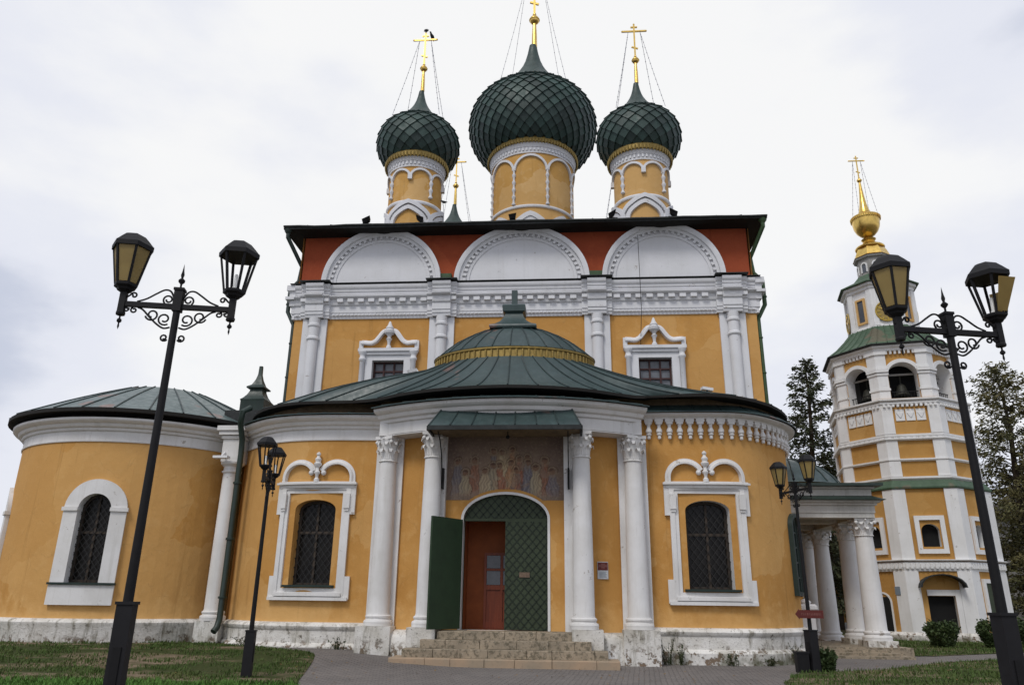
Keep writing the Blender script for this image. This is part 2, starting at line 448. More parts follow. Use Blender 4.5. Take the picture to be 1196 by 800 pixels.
def smooth_curve(cp, per=10):
    pts = []
    for i in range(len(cp)-1):
        p0 = cp[max(i-1,0)]; p1 = cp[i]; p2 = cp[i+1]; p3 = cp[min(i+2, len(cp)-1)]
        for k in range(per):
            t = k/per
            pts.append(tuple(.5*((2*p1[j])+(-p0[j]+p2[j])*t+(2*p0[j]-5*p1[j]+4*p2[j]-p3[j])*t*t+(-p0[j]+3*p1[j]-3*p2[j]+p3[j])*t**3) for j in range(2)))
    pts.append(tuple(cp[-1])); return pts
class Path:
    """a wall line in plan; outward is to the right-hand side seen along -t (towards the viewer for +X lines)"""
    def __init__(s, pts, lean=0):
        s.p = [Vector((a, b)) for a, b in pts]; s.c = [0.]
        for i in range(1, len(s.p)): s.c.append(s.c[-1]+(s.p[i]-s.p[i-1]).length)
        s.L = s.c[-1]; n = []
        for i in range(len(s.p)):
            a = s.p[max(i-1, 0)]; b = s.p[min(i+1, len(s.p)-1)]; t = (b-a).normalized(); n.append(Vector((t.y, -t.x)))
        s.n = n
    def _i(s, q):
        if q <= 0: return 0, q/max(s.c[1], 1e-9)
        if q >= s.L: return len(s.p)-2, 1+(q-s.L)/max(s.c[-1]-s.c[-2], 1e-9)
        lo, hi = 0, len(s.c)-1
        while hi-lo > 1:
            m = (lo+hi)//2
            if s.c[m] <= q: lo = m
            else: hi = m
        return lo, (q-s.c[lo])/max(s.c[lo+1]-s.c[lo], 1e-9)
    def P(s, q, z, d=0.):
        i, t = s._i(q); p = s.p[i].lerp(s.p[i+1], t)
        n = s.n[i].lerp(s.n[i+1], min(max(t, 0), 1)).normalized()
        return Vector((p.x+n.x*d, p.y+n.y*d, z))
    def N(s, q):
        i, t = s._i(q); n = s.n[i].lerp(s.n[i+1], min(max(t, 0), 1)).normalized(); return n
    def at_x(s, x, lo=0., hi=None):
        """arc length where the path reaches x (first crossing)"""
        for i in range(len(s.p)-1):
            a, b = s.p[i].x, s.p[i+1].x
            if (a-x)*(b-x) <= 0 and a != b: return s.c[i]+(s.c[i+1]-s.c[i])*(x-a)/(b-a)
        return 0.
def arc(cx, cy, r, a0, a1, n=40): return [(cx+r*cos(a0+(a1-a0)*i/n), cy+r*sin(a0+(a1-a0)*i/n)) for i in range(n+1)]
def rprof(w0, w1, d0, d1): return [(w0, d0), (w0, d1), (w1, d1), (w1, d0)]

def wall_open(m, s0, s1, ns, z0, z1, ops, depth=.4, th=.45):
    """wall face with openings (sc, hw, zb, zs, rise); returns (face mesh, reveal mesh)"""
    f = MB(); rv = MB()
    cuts = {s0, s1}
    for i in range(ns+1): cuts.add(s0+(s1-s0)*i/ns)
    for sc, hw, zb, zs, ri in ops:
        cuts = {c for c in cuts if not (sc-hw-1e-4 < c < sc+hw+1e-4)}
        for k in range(17): cuts.add(sc-hw*cos(pi*k/16))
    cs = sorted(cuts)
    def top(op, q):
        sc, hw, zb, zs, ri = op
        return zs+ri*sqrt(max(0, 1-((q-sc)/hw)**2))
    def quad(mb, pts): mb.add(pts, [(0,1,2,3)])
    for a, b in zip(cs[:-1], cs[1:]):
        mid = (a+b)/2; op = next((o for o in ops if o[0]-o[1] < mid < o[0]+o[1]), None)
        if op is None: quad(f, [m.P(a,z0), m.P(b,z0), m.P(b,z1), m.P(a,z1)])
        else:
            quad(f, [m.P(a,z0), m.P(b,z0), m.P(b,op[2]), m.P(a,op[2])])
            quad(f, [m.P(a,top(op,a)), m.P(b,top(op,b)), m.P(b,z1), m.P(a,z1)])
            quad(rv, [m.P(a,top(op,a)), m.P(b,top(op,b)), m.P(b,top(op,b),-depth), m.P(a,top(op,a),-depth)])
            quad(rv, [m.P(a,op[2]), m.P(b,op[2]), m.P(b,op[2],-depth), m.P(a,op[2],-depth)])
    for op in ops:
        for sg in (-1, 1):
            q = op[0]+sg*op[1]; quad(rv, [m.P(q,op[2]), m.P(q,op[3]), m.P(q,op[3],-depth), m.P(q,op[2],-depth)])
    # the back of the wall, so that it has its thickness
    n2 = max(2, ns//2)
    for i in range(n2):
        a = s0+(s1-s0)*i/n2; b = s0+(s1-s0)*(i+1)/n2
        if any(o_[0]-o_[1] < b and a < o_[0]+o_[1] for o_ in ops): continue
        quad(f, [m.P(a,z0,-th-.5), m.P(b,z0,-th-.5), m.P(b,z1,-th-.5), m.P(a,z1,-th-.5)])
        quad(f, [m.P(a,z1,-th-.5), m.P(b,z1,-th-.5), m.P(b,z1), m.P(a,z1)])
    return f, rv
def arch_line(sc, hw, zb, zs, ri, n=24):
    """outline from bottom left over the arch to bottom right"""
    return [(sc-hw, zb)]+[(sc-hw*cos(pi*i/n), zs+ri*sin(pi*i/n)) for i in range(n+1)]+[(sc+hw, zb)]

def window_fill(parent, m, op, d, frame_mat, bar_mat, pane_mat, lattice=.26, name='window', mull=True, sub=True):
    """glazing and grille inside an opening; window (frame) > window_pane, window_grille"""
    sc, hw, zb, zs, ri = op
    def top(q): return zs+ri*sqrt(max(0, 1-((q-sc)/hw)**2))
    fr = MB()
    fr.mribbon(m, arch_line(sc, hw-.04, zb+.04, zs, max(ri-.04, .0)), rprof(-.05, .05, d-.03, d+.05), True)
    if mull:
        fr.mbox(m, sc-.035, sc+.035, zb, top(sc)-.02, d-.02, d+.04)
        fr.mbox(m, sc-hw, sc+hw, zb+(zs-zb)*.68, zb+(zs-zb)*.68+.08, d-.02, d+.045, 4)
    fo = link(name, fr, frame_mat, parent)
    pn = MB(); n = 16
    for i in range(n):
        a = sc-hw+2*hw*i/n; b = sc-hw+2*hw*(i+1)/n
        pn.add([m.P(a,zb,d-.02), m.P(b,zb,d-.02), m.P(b,top(b),d-.02), m.P(a,top(a),d-.02)], [(0,1,2,3)])
    link('window_pane', pn, pane_mat, fo)
    if lattice:
        g = MB(); H = top(sc)-zb
        for sg in (1, -1):
            k = -int((H+2*hw)/lattice)-2
            while k < (H+2*hw)/lattice+2:
                inside = []
                for i in range(61):
                    q = sc-hw+2*hw*i/60; zz = zb+k*lattice+sg*(q-sc)*1.25
                    if zb < zz < top(q): inside.append((q, zz))
                if len(inside) > 1:
                    a, b = inside[0], inside[-1]
                    g.mbox_line = None
                    pa = m.P(a[0], a[1], d+.09); pb = m.P(b[0], b[1], d+.09)
                    if (pa-pb).length > .05: g.bar(pa, pb, .014, .014)
                k += 1
        link('window_grille', g, bar_mat, fo)
    return fo

def lathe_at(mb, pos, prof, n=12, sc=1.):
    mb.lathe([(r*sc, z*sc) for r, z in prof], pos.x, pos.y, n, cz=pos.z); return mb

# roof lofted from an outline to a ring, with standing seams
def loft_roof(outline, ring, z0, z1, g, steps=8, seam_every=1, seam_r=.028, fascia=.12, soff=.7, closed=False, skip_seams=(), hump=None):
    rf = MB(); sm = MB(); sf = MB(); n = len(outline)
    def pt(i, t):
        a, b = outline[i], ring[i]; return Vector((a[0]+(b[0]-a[0])*t, a[1]+(b[1]-a[1])*t, z0+(z1-z0)*g(t)+(hump(i/(n-1), t) if hump else 0)))
    vs = []; fs = []
    for i in range(n):
        for k in range(steps+1): vs.append(pt(i, k/steps))
    w = steps+1
    for i in range(n if closed else n-1):
        j = (i+1) % n
        for k in range(steps): fs.append((i*w+k, j*w+k, j*w+k+1, i*w+k+1))
    rf.add(vs, fs)
    vs = []; fs = []
    for i in range(n):
        p = pt(i, 0); a, b = outline[i], ring[i]; l = math.hypot(b[0]-a[0], b[1]-a[1]) or 1
        q = Vector((p.x+(b[0]-a[0])/l*soff, p.y+(b[1]-a[1])/l*soff, z0-fascia*.6))
        vs += [p+Vector((0,0,.006)), p-Vector((0,0,fascia)), q]
    for i in range(n if closed else n-1):
        j = (i+1) % n
        fs += [(i*3, j*3, j*3+1, i*3+1), (i*3+1, j*3+1, j*3+2, i*3+2)]
    sf.add(vs, fs)
    for i in range(0, n, seam_every):
        if i in skip_seams: continue
        sm.tube([pt(i, k/steps)+Vector((0,0,seam_r*.6)) for k in range(steps+1)], seam_r, 5)
    return rf, sm, sf
def resample(pts, n):
    c = [0.]
    for i in range(1, len(pts)): c.append(c[-1]+math.hypot(pts[i][0]-pts[i-1][0], pts[i][1]-pts[i-1][1]))
    out = []
    j = 0
    for k in range(n):
        q = c[-1]*k/(n-1)
        while j < len(c)-2 and c[j+1] < q: j += 1
        t = (q-c[j])/max(c[j+1]-c[j], 1e-9); out.append((pts[j][0]+(pts[j+1][0]-pts[j][0])*t, pts[j][1]+(pts[j+1][1]-pts[j][1])*t))
    return out

# ------------------------------------------------------------------ ground
def sstep(a, b, x):
    t = min(max((x-a)/(b-a), 0), 1); return t*t*(3-2*t)
def gz(x, y):
    return .27*(1-sstep(-7.6, -2.2, x))*sstep(17.5, 22.5, y)
def grid_ground():
    mb = MB(); xs = [-400, -150, -60, -40]+[-30+i*.75 for i in range(81)]+[40, 60, 150, 400]
    ys = [-60, -20, -5, 0]+[i*.75 for i in range(1, 55)]+[48, 60, 100, 200, 500, 900]
    for y in ys:
        for x in xs: mb.v.append((x, y, gz(x, y)))
    w = len(xs)
    for j in range(len(ys)-1):
        for i in range(w-1): mb.f.append((j*w+i, j*w+i+1, (j+1)*w+i+1, (j+1)*w+i))
    o = link('ground', mb, 'paving'); o['kind'] = 'structure'
grid_ground()
def inside(poly, x, y):
    r = False; j = len(poly)-1
    for i in range(len(poly)):
        if (poly[i][1] > y) != (poly[j][1] > y) and x < (poly[j][0]-poly[i][0])*(y-poly[i][1])/(poly[j][1]-poly[i][1])+poly[i][0]: r = not r
        j = i
    return r
def lawn(name, poly, dz=.012):
    """sheet of soil following the ground, just above the paving"""
    import bmesh
    bm = bmesh.new(); vs = [bm.verts.new((x, y, 0)) for x, y in poly]; bm.faces.new(vs)
    xs = [p[0] for p in poly]; ys = [p[1] for p in poly]
    for ax, lo, hi in ((0, min(xs), max(xs)), (1, min(ys), max(ys))):
        step = max(.75, (hi-lo)/60); q = lo+step
        while q < hi:
            co = (q, 0, 0) if ax == 0 else (0, q, 0); no = (1,0,0) if ax == 0 else (0,1,0)
            bmesh.ops.bisect_plane(bm, geom=bm.verts[:]+bm.edges[:]+bm.faces[:], plane_co=co, plane_no=no); q += step
    for v in bm.verts: v.co.z = gz(v.co.x, v.co.y)+dz
    me = bpy.data.meshes.new(name); bm.to_mesh(me); bm.free(); me.materials.append(M['grass_soil'])
    o = bpy.data.objects.new(name, me); C.objects.link(o); o['kind'] = 'structure'; return o
LEFT_LAWN = smooth_curve([(-30, 6), (-3.9, 6), (-3.9, 9), (-4.2, 12), (-4.9, 14.5), (-5.55, 16.4), (-6.1, 18.5), (-6.55, 20.4), (-7.0, 21.6), (-7.9, 22.3), (-9.2, 23.1), (-10.5, 24.2), (-12, 25.5), (-20, 27), (-30, 27)], 4)
RIGHT_LAWN = smooth_curve([(4.9, 19.0), (5.5, 20.6), (6.3, 21.6), (7.6, 22.1), (9.6, 24.0), (11.8, 26.3), (15.5, 28.8), (26, 34), (40, 39), (40, 6), (6, 6), (4.4, 12), (4.4, 16), (4.6, 18.2), (4.9, 19.0)], 4)
TOWER_LAWN = [(11.9, 29.0), (12.6, 29.2), (14.5, 30.6), (18, 33.0), (30, 40), (60, 54), (60, 60), (40, 90), (-60, 120), (-90, 60), (-40, 44), (11.8, 44), (11.9, 34)]
lawn('left_lawn', LEFT_LAWN); lawn('right_lawn', RIGHT_LAWN); lawn('far_lawn', TOWER_LAWN, .016)

# ------------------------------------------------------------------ cathedral
XA = -1.8
CATH = thing('cathedral', 'yellow and white cathedral with green onion domes and a rounded entrance porch', 'church', (XA, 28, 0))

# ---- column with a leafy capital
def make_capital(R, h):
    mb = MB()
    mb.lathe([(R*1.12,0),(R*1.16,.02*h),(R*1.12,.05*h),(R*.98,.07*h),(R*.95,.3*h),(R*1.0,.6*h),(R*1.2,.86*h),(R*1.22,.88*h)], n=20)
    for row, (zb, zt, k, off, ro) in enumerate(((.06, .46, 8, 0, 1.0), (.10, .74, 8, pi/8, 1.02))):
        for i in range(k):
            a = 2*pi*i/k+off; ca, sa = cos(a), sin(a)
            prof = [(ro*R, zb*h, .30*R), (ro*R*1.05, (zb+(zt-zb)*.5)*h, .36*R), (ro*R*1.18, (zb+(zt-zb)*.85)*h, .33*R), (ro*R*1.50, (zt+.02)*h, .24*R), (ro*R*1.56, (zt-.10)*h, .13*R)]
            vs = []
            for r, z, w in prof:
                for dr in (0, -.05*R):
                    for sg in (-1, 1):
                        rr = r+dr-(.06*R if 1 else 0)*0; vs.append((rr*ca-sg*w*sa, rr*sa+sg*w*ca, z))
            fs = []
            for q in range(len(prof)-1):
                o = q*4; p = o+4
                fs += [(o, o+1, p+1, p), (o+2, p+2, p+3, o+3), (o, p, p+2, o+2), (o+1, o+3, p+3, p+1)]
            fs += [(0,2,3,1), (len(prof)*4-4, len(prof)*4-3, len(prof)*4-1, len(prof)*4-2)]
            mb.add(vs, fs)
    for i in range(4):                                  # corner volutes
        a = pi/4+i*pi/2
        mb.ball((1.52*R*cos(a), 1.52*R*sin(a), .76*h), .23*R, 10)
        mb.tube([(R*1.02*cos(a), R*1.02*sin(a), .5*h), (R*1.25*cos(a), R*1.25*sin(a), .72*h), (R*1.5*cos(a), R*1.5*sin(a), .88*h)], [.12*R, .15*R, .12*R], 6)
        b = i*pi/2; mb.ball((1.28*R*cos(b), 1.28*R*sin(b), .9*h), .14*R, 8)
    vs = []                                             # abacus with hollowed sides
    for zz in (.88*h, h):
        for i in range(4):
            a = pi/4+i*pi/2
            for k in range(4):
                t = k/4; p = Vector((cos(a), sin(a))).lerp(Vector((cos(a+pi/2), sin(a+pi/2))), t)*1.78*R
                mid = 1-.16*sin(pi*t); vs.append((p.x*mid, p.y*mid, zz))
    n = 16; fs = [tuple(range(n))[::-1], tuple(range(n, 2*n))]+[(i, (i+1)%n, n+(i+1)%n, n+i) for i in range(n)]
    mb.add(vs, fs)
    return mb
CAP_MESH = {}
def column(x, y, z0, z1, rb, rt, caph, mat='white_plaster', plain=False, rot=0.):
    """classical column: shaft with moulded base > capital"""
    sh = MB(); H = z1-caph
    pr = [(rb*1.34, z0), (rb*1.34, z0+.07), (rb*1.36, z0+.10), (rb*1.30, z0+.15), (rb*1.14, z0+.17), (rb*1.12, z0+.20), (rb*1.2, z0+.23), (rb*1.2, z0+.27), (rb*1.06, z0+.30), (rb, z0+.36)]
    for i in range(1, 9):
        t = i/8; pr.append((rb+(rt-rb)*(t**1.6), z0+.36+(H-z0-.36)*t))
    sh.lathe(pr, x, y, 28)
    o = link('column', sh, mat, CATH, 30)
    if plain:
        cp = MB(); cp.lathe([(rt, H-.02), (rt*1.18, H), (rt*1.2, H+.05), (rt*1.02, H+.07), (rt*1.02, H+caph*.55), (rt*1.15, H+caph*.62), (rt*1.4, H+caph*.8), (rt*1.42, H+caph), (0, H+caph)], x, y, 28)
        link('capital', cp, mat, o, 30)
    else:
        key = (round(rt, 3), round(caph, 3))
        if key not in CAP_MESH:
            c = link('capital', make_capital(rt, caph), mat, None, 35); CAP_MESH[key] = c.data
        else:
            c = bpy.data.objects.new('capital', CAP_MESH[key]); C.objects.link(c)
        c.parent = o; c.location = (x, y, H); c.rotation_euler = (0, 0, rot)
    return o

# ---- lower walls: left lobe, porch, right lobe
LL = Path(smooth_curve([(-11.3,25.6),(-10.95,25.13),(-10.2,24.40),(-9.5,23.87),(-8.67,23.57),(-7.63,23.47),(-6.35,23.52),(-5.3,23.62)], 12))
RL = Path(smooth_curve([(1.75,23.55),(2.72,23.44),(3.73,23.42),(4.68,23.45),(5.27,23.57),(5.87,23.93),(6.52,24.58),(6.98,25.2),(7.34,26.0),(7.5,27.0),(7.5,28.4)], 12))
def lobe_window(m, x, right):
    sc = m.at_x(x)
    op = (sc, .66, 2.0, 4.27, .30)
    w = MB()
    # outer white architrave with ears, inner yellow panel frame
    w.mribbon(m, [(sc-1.0,1.8),(sc-1.0,4.9),(sc+1.0,4.9),(sc+1.0,1.8)], [(-.13,0),(-.13,.07),(-.02,.07),(-.02,.11),(.12,.11),(.12,.0)], True)
    for sg in (-1, 1):
        a = sc+sg*1.18
        w.mbox(m, a-.10, a+.10, 1.62, 2.28, 0, .10); w.mbox(m, a-.09, a+.09, 4.12, 5.02, 0, .10)
        w.mbox(m, sc+sg*1.02-.09, sc+sg*1.02+.09, 4.3, 4.75, .1, .17)
        w.mbox(m, sc+sg*1.02-.07, sc+sg*1.02+.07, 4.22, 4.32, .1, .14)
    w.mbox(m, sc-1.25, sc+1.25, 1.58, 1.68, 0, .15, 8); w.mbox(m, sc-1.05, sc+1.05, 1.70, 1.80, 0, .17, 8)
    w.mbox(m, sc-1.2, sc+1.2, 4.93, 5.03, 0, .12, 8)
    w.mbox(m, sc-1.29, sc+1.29, 5.03, 5.09, 0, .2, 8); w.mbox(m, sc-1.25, sc+1.25, 5.09, 5.12, 0, .15, 8)
    o = link('window_surround', w, 'white_plaster', CATH)
    pd = MB()
    for sg in (-1, 1):
        line = [(sc+sg*1.13, 5.12)]+[(sc+sg*(.60+.53*cos(t)), 5.25+.50*sin(t)) for t in [pi*.0+i*pi*.86/16 for i in range(17)]]
        line = line if sg > 0 else line
        pd.mribbon(m, line, [(-.08,0),(-.08,.07),(-.03,.08),(.02,.15),(.08,.15),(.08,0)] if sg > 0 else [(.08,0),(.08,.07),(.03,.08),(-.02,.15),(-.08,.15),(-.08,0)])
        p = m.P(sc+sg*.20, 5.40, .09); pd.ball(p, .085, 10)
    link('pediment', pd, 'white_plaster', o)
    fn = MB(); lathe_at(fn, m.P(sc, 5.10, .12), [(.09,0),(.09,.10),(.05,.14),(.06,.25),(.10,.30),(.10,.34),(.06,.38),(.05,.48),(.12,.56),(.13,.62),(.08,.66),(.10,.72),(.11,.76),(.055,.83),(.045,.87),(.075,.91),(.07,.96),(.02,1.0),(0,1.01)], 12, .95)
    link('finial', fn, 'white_plaster', o)
    sl = MB(); sl.mbox(m, sc-.80, sc+.80, 1.955, 2.02, -.3, .13, 6); link('sill', sl, 'sill_green', o)
    return op
def build_lobe(m, x, right):
    op = lobe_window(m, x, right)
    ops = [op]
    f, rv = wall_open(m, 0, m.L, 48, 0, 7.35, ops, .42)
    link('apse_wall', f, 'yellow_plaster', CATH, 60); link('window_reveal', rv, 'yellow_plaster' if not right else 'white_plaster', CATH)
    window_fill(CATH, m, op, -.34, 'dark_wood', 'grille_iron', 'glass_dark', .27)
    pl = MB(); pl.msweep(m, 0, m.L, 56, [(-.1,-.3),(.27,-.3),(.27,.30),(.20,.38),(.16,.40),(.16,.74),(.20,.78),(.22,.86),(.16,.93),(.03,.97),(-.1,.97)])
    link('plinth', pl, 'plinth_plaster', CATH, 40)
build_lobe(LL, XA-6.12, False); build_lobe(RL, XA+5.95, True)

CORNICE = [(-.05,6.45),(.04,6.45),(.05,6.49),(.02,6.50),(.02,6.80),(.09,6.82),(.11,6.86),(.11,6.90),(.20,6.93),(.24,6.98),(.25,7.03),(.36,7.06),(.42,7.12),(.43,7.19),(-.05,7.24)]
co = MB(); co.msweep(LL, 0, LL.L, 60, CORNICE); link('cornice', co, 'white_plaster', CATH, 30)

# porch front: curved entablature over four columns
rP = 7.2; yc = 21.55+rP; aP = math.asin(3.98/rP)
PA = Path(arc(XA, yc, rP, -pi/2-aP, -pi/2+aP, 48))
pe = MB(); pe.msweep(PA, 0, PA.L, 60, [(-1.0,6.40),(-.02,6.40),(-.02,6.43),(.0,6.44),(.0,6.79),(.07,6.80),(.09,6.85),(.09,6.89),(.18,6.92),(.22,6.97),(.23,7.03),(.34,7.06),(.40,7.12),(.41,7.20),(-1.0,7.26)])
link('porch_cornice', pe, 'white_plaster', CATH, 30)
# walls of the porch: flat middle with the door, curved bays beside it
XD = -1.87
FW = Path([(XA-2.35, 22.62), (XA+2.35, 22.62)])
sd = XD-(XA-2.35); dop = (sd, 1.27, .84, 3.92, .74)
f, rv = wall_open(FW, 0, FW.L, 10, 0, 6.42, [dop], .55)
link('porch_wall', f, 'yellow_plaster', CATH, 50); link('door_jamb', rv, 'dull_white', CATH)
for sg in (-1, 1):
    pts = [(XA-4.1, 23.45), (XA-3.6, 23.22), (XA-3.0, 22.92), (XA-2.2, 22.66)] if sg < 0 else [(XA+2.2, 22.66), (XA+3.0, 22.92), (XA+3.6, 23.22), (XA+4.1, 23.45)]
    sp = Path(smooth_curve(pts, 6))
    b = MB(); b.msweep(sp, 0, sp.L, 12, [(-.3,0),(0,0),(0,6.42),(-.3,6.42)]); link('porch_wall', b, 'yellow_plaster', CATH, 50)
    pb = MB(); pb.msweep(sp, 0, sp.L, 12, [(-.1,-.3),(.55,-.3),(.55,.62),(.50,.70),(.30,.80),(-.1,.83)]); link('plinth', pb, 'plinth_plaster', CATH)
    ps = MB(); ps.box(*((XA-2.2, XA-1.86) if sg < 0 else (XA+1.66, XA+2.2)), 22.40, 22.7, .84, 6.42)
    ps.box(XA+sg*3.42-.10, XA+sg*3.42+.12, 22.98-.02, 23.3, .84, 6.42) if sg < 0 else ps.box(XA+sg*3.42-.12, XA+sg*3.42+.10, 22.96, 23.3, .84, 6.42)
    ps.box(XA+sg*3.95-.22, XA+sg*3.95+.22, 23.08, 23.6, .84, 6.42)
    link('pilaster', ps, 'white_plaster', CATH)
    column(XA+sg*2.20-.02, 22.2, .92, 6.40, .30, .245, .78)
    column(XA+sg*3.74, 22.86, .92, 6.40, .31, .25, .78, rot=sg*.42)
    pd = MB(); pd.box(XA+sg*2.22-(.46 if sg < 0 else .38), XA+sg*2.22+(.33 if sg < 0 else .47), 21.76, 22.66, -.3, .915)
    link('pedestal', pd, 'plinth_plaster', CATH)
    pd = MB(); pd.box(XA+sg*3.76-.50, XA+sg*3.76+.50, 22.34, 23.5, -.3, .915)
    link('pedestal', pd, 'plinth_plaster', CATH)
# end blocks of the entablature where it meets the lobes
for sg in (-1, 1):
    eb = MB(); x0 = XA+sg*3.72
    eb.box(min(x0, x0+sg*.30), max(x0, x0+sg*.30), 22.6, 23.5, 6.41, 6.80)
    link('entablature_block', eb, 'white_plaster', CATH)
# arch trim of the doorway
at = MB(); at.mribbon(FW, arch_line(sd, 1.27, .84, 3.92, .74), rprof(-.03, .045, -.02, .03)); link('door_trim', at, 'white_plaster', CATH)

# doors
def door_parts():
    n = 20
    ty = MB()
    for k in range(n):
        a = sd-1.24+2.48*k/n; b = sd-1.24+2.48*(k+1)/n
        za = 3.92+.71*sqrt(max(0, 1-((a-sd)/1.24)**2)); zb = 3.92+.71*sqrt(max(0, 1-((b-sd)/1.24)**2))
        ty.add([FW.P(a,3.92,-.12), FW.P(b,3.92,-.12), FW.P(b,zb,-.12), FW.P(a,za,-.12)], [(0,1,2,3)])
    ty.mbox(FW, sd-1.25, sd+1.25, 3.86, 3.93, -.16, -.06)
    t = link('door_arch_panel', ty, 'door_green_face', CATH)
    def lattice(x0, x1, z0, ztop, d, step=.255):
        g = MB()
        for sg in (1, -1):
            k = -40
            while k < 60:
                ins = []
                for i in range(81):
                    q = x0+(x1-x0)*i/80; zz = z0+k*step+sg*(q-x0)*1.12
                    if z0 < zz < ztop(q): ins.append((q, zz))
                if len(ins) > 1 and (ins[0][0] != ins[-1][0]): g.bar(FW.P(ins[0][0], ins[0][1], d), FW.P(ins[-1][0], ins[-1][1], d), .03, .02, (0,-1,0))
                k += 1
        return g
    link('iron_strapwork', lattice(sd-1.24, sd+1.24, 3.93, lambda q: 3.90+.71*sqrt(max(0, 1-((q-sd)/1.24)**2)), -.115), 'door_lattice', t)
    rl = MB(); rl.mbox(FW, sd+.0, sd+1.25, .86, 3.86, -.14, -.06)
    r = link('door_leaf', rl, 'door_green_face', CATH)
    r['label'] = 'closed right leaf with iron strapwork lattice'
    link('iron_strapwork', lattice(sd+.0, sd+1.25, .86, lambda q: 3.85, -.055), 'door_lattice', r)
    pl = MB(); pl.mbox(FW, sd+.42, sd+.72, 2.28, 2.42, -.06, -.03); link('plate', pl, 'peel_brown', r)
    # left leaf swung outward
    hx, hy = XD-1.27, 22.52; a = Vector((-.70, -1.04)).normalized()*1.27; nn = Vector((a.y, -a.x)).normalized()*.035
    lf = MB()
    def P(u, w, z): return (hx+a.x*u+nn.x*w, hy+a.y*u+nn.y*w, z)
    lf.hexa([P(0,-1,.88), P(1,-1,.88), P(1,1,.88), P(0,1,.88), P(0,-1,3.88), P(1,-1,3.88), P(1,1,3.88), P(0,1,3.88)])
    for k in range(1, 7): lf.hexa([P(k/7-.006,1,.90), P(k/7+.006,1,.90), P(k/7+.006,1.35,.90), P(k/7-.006,1.35,.90), P(k/7-.006,1,3.86), P(k/7+.006,1,3.86), P(k/7+.006,1.35,3.86), P(k/7-.006,1.35,3.86)])
    l = link('door_leaf', lf, 'door_green', CATH); l['label'] = 'open left leaf, plain dark green boards'
    bl = MB(); bl.hexa([P(.12,1,2.35), P(.88,1,2.35), P(.88,1.9,2.35), P(.12,1.9,2.35), P(.12,1,2.42), P(.88,1,2.42), P(.88,1.9,2.42), P(.12,1.9,2.42)])
    bl.tube([P(.82,1.6,2.12), P(.82,2.6,2.06), P(.82,1.6,2.0)], .014, 6); link('bolt', bl, 'black_iron', l)
    # vestibule and inner door
    ve = MB()
    y0, y1 = 23.17, 23.95
    X0, X1 = XD-1.25, XD+1.25
    ve.add([(X0,y0,.84),(X0,y1,.84),(X0,y1,4.0),(X0,y0,4.0)], [(0,1,2,3)]); ve.add([(X1,y0,.84),(X1,y1,.84),(X1,y1,4.0),(X1,y0,4.0)], [(0,1,2,3)])
    ve.add([(X0,y1,.84),(X1,y1,.84),(X1,y1,4.0),(X0,y1,4.0)], [(0,1,2,3)]); ve.add([(X0,y0,4.0),(X1,y0,4.0),(X1,y1,4.0),(X0,y1,4.0)], [(0,1,2,3)])
    ve.add([(X0,22.6,.835),(X1,22.6,.835),(X1,y1,.835),(X0,y1,.835)], [(0,1,2,3)])
    link('vestibule', ve, 'brown_wall', CATH)
    ind = MB(); bx0, bx1 = XD-.72, XD+.35
    ind.box(bx0, bx1, 23.82, 23.90, .85, 3.02)
    for xa, xb in ((bx0, bx0+.07), (bx0+.50, bx0+.57), (bx1-.07, bx1)): ind.box(xa, xb, 23.78, 23.83, .85, 3.02)
    for za, zb in ((.85,1.05), (1.95,2.08), (2.50,2.56), (2.95,3.02)): ind.box(bx0+.002, bx1-.002, 23.785, 23.825, za, zb)
    d = link('inner_door', ind, 'door_wood', CATH)
    gp = MB()
    for xa, xb in ((bx0+.08, bx0+.49), (bx0+.58, bx1-.08)):
        for za, zb in ((2.09,2.49), (2.57,2.94)): gp.box(xa, xb, 23.80, 23.815, za, zb)
    link('door_glass', gp, 'glass_grey', d)
door_parts()

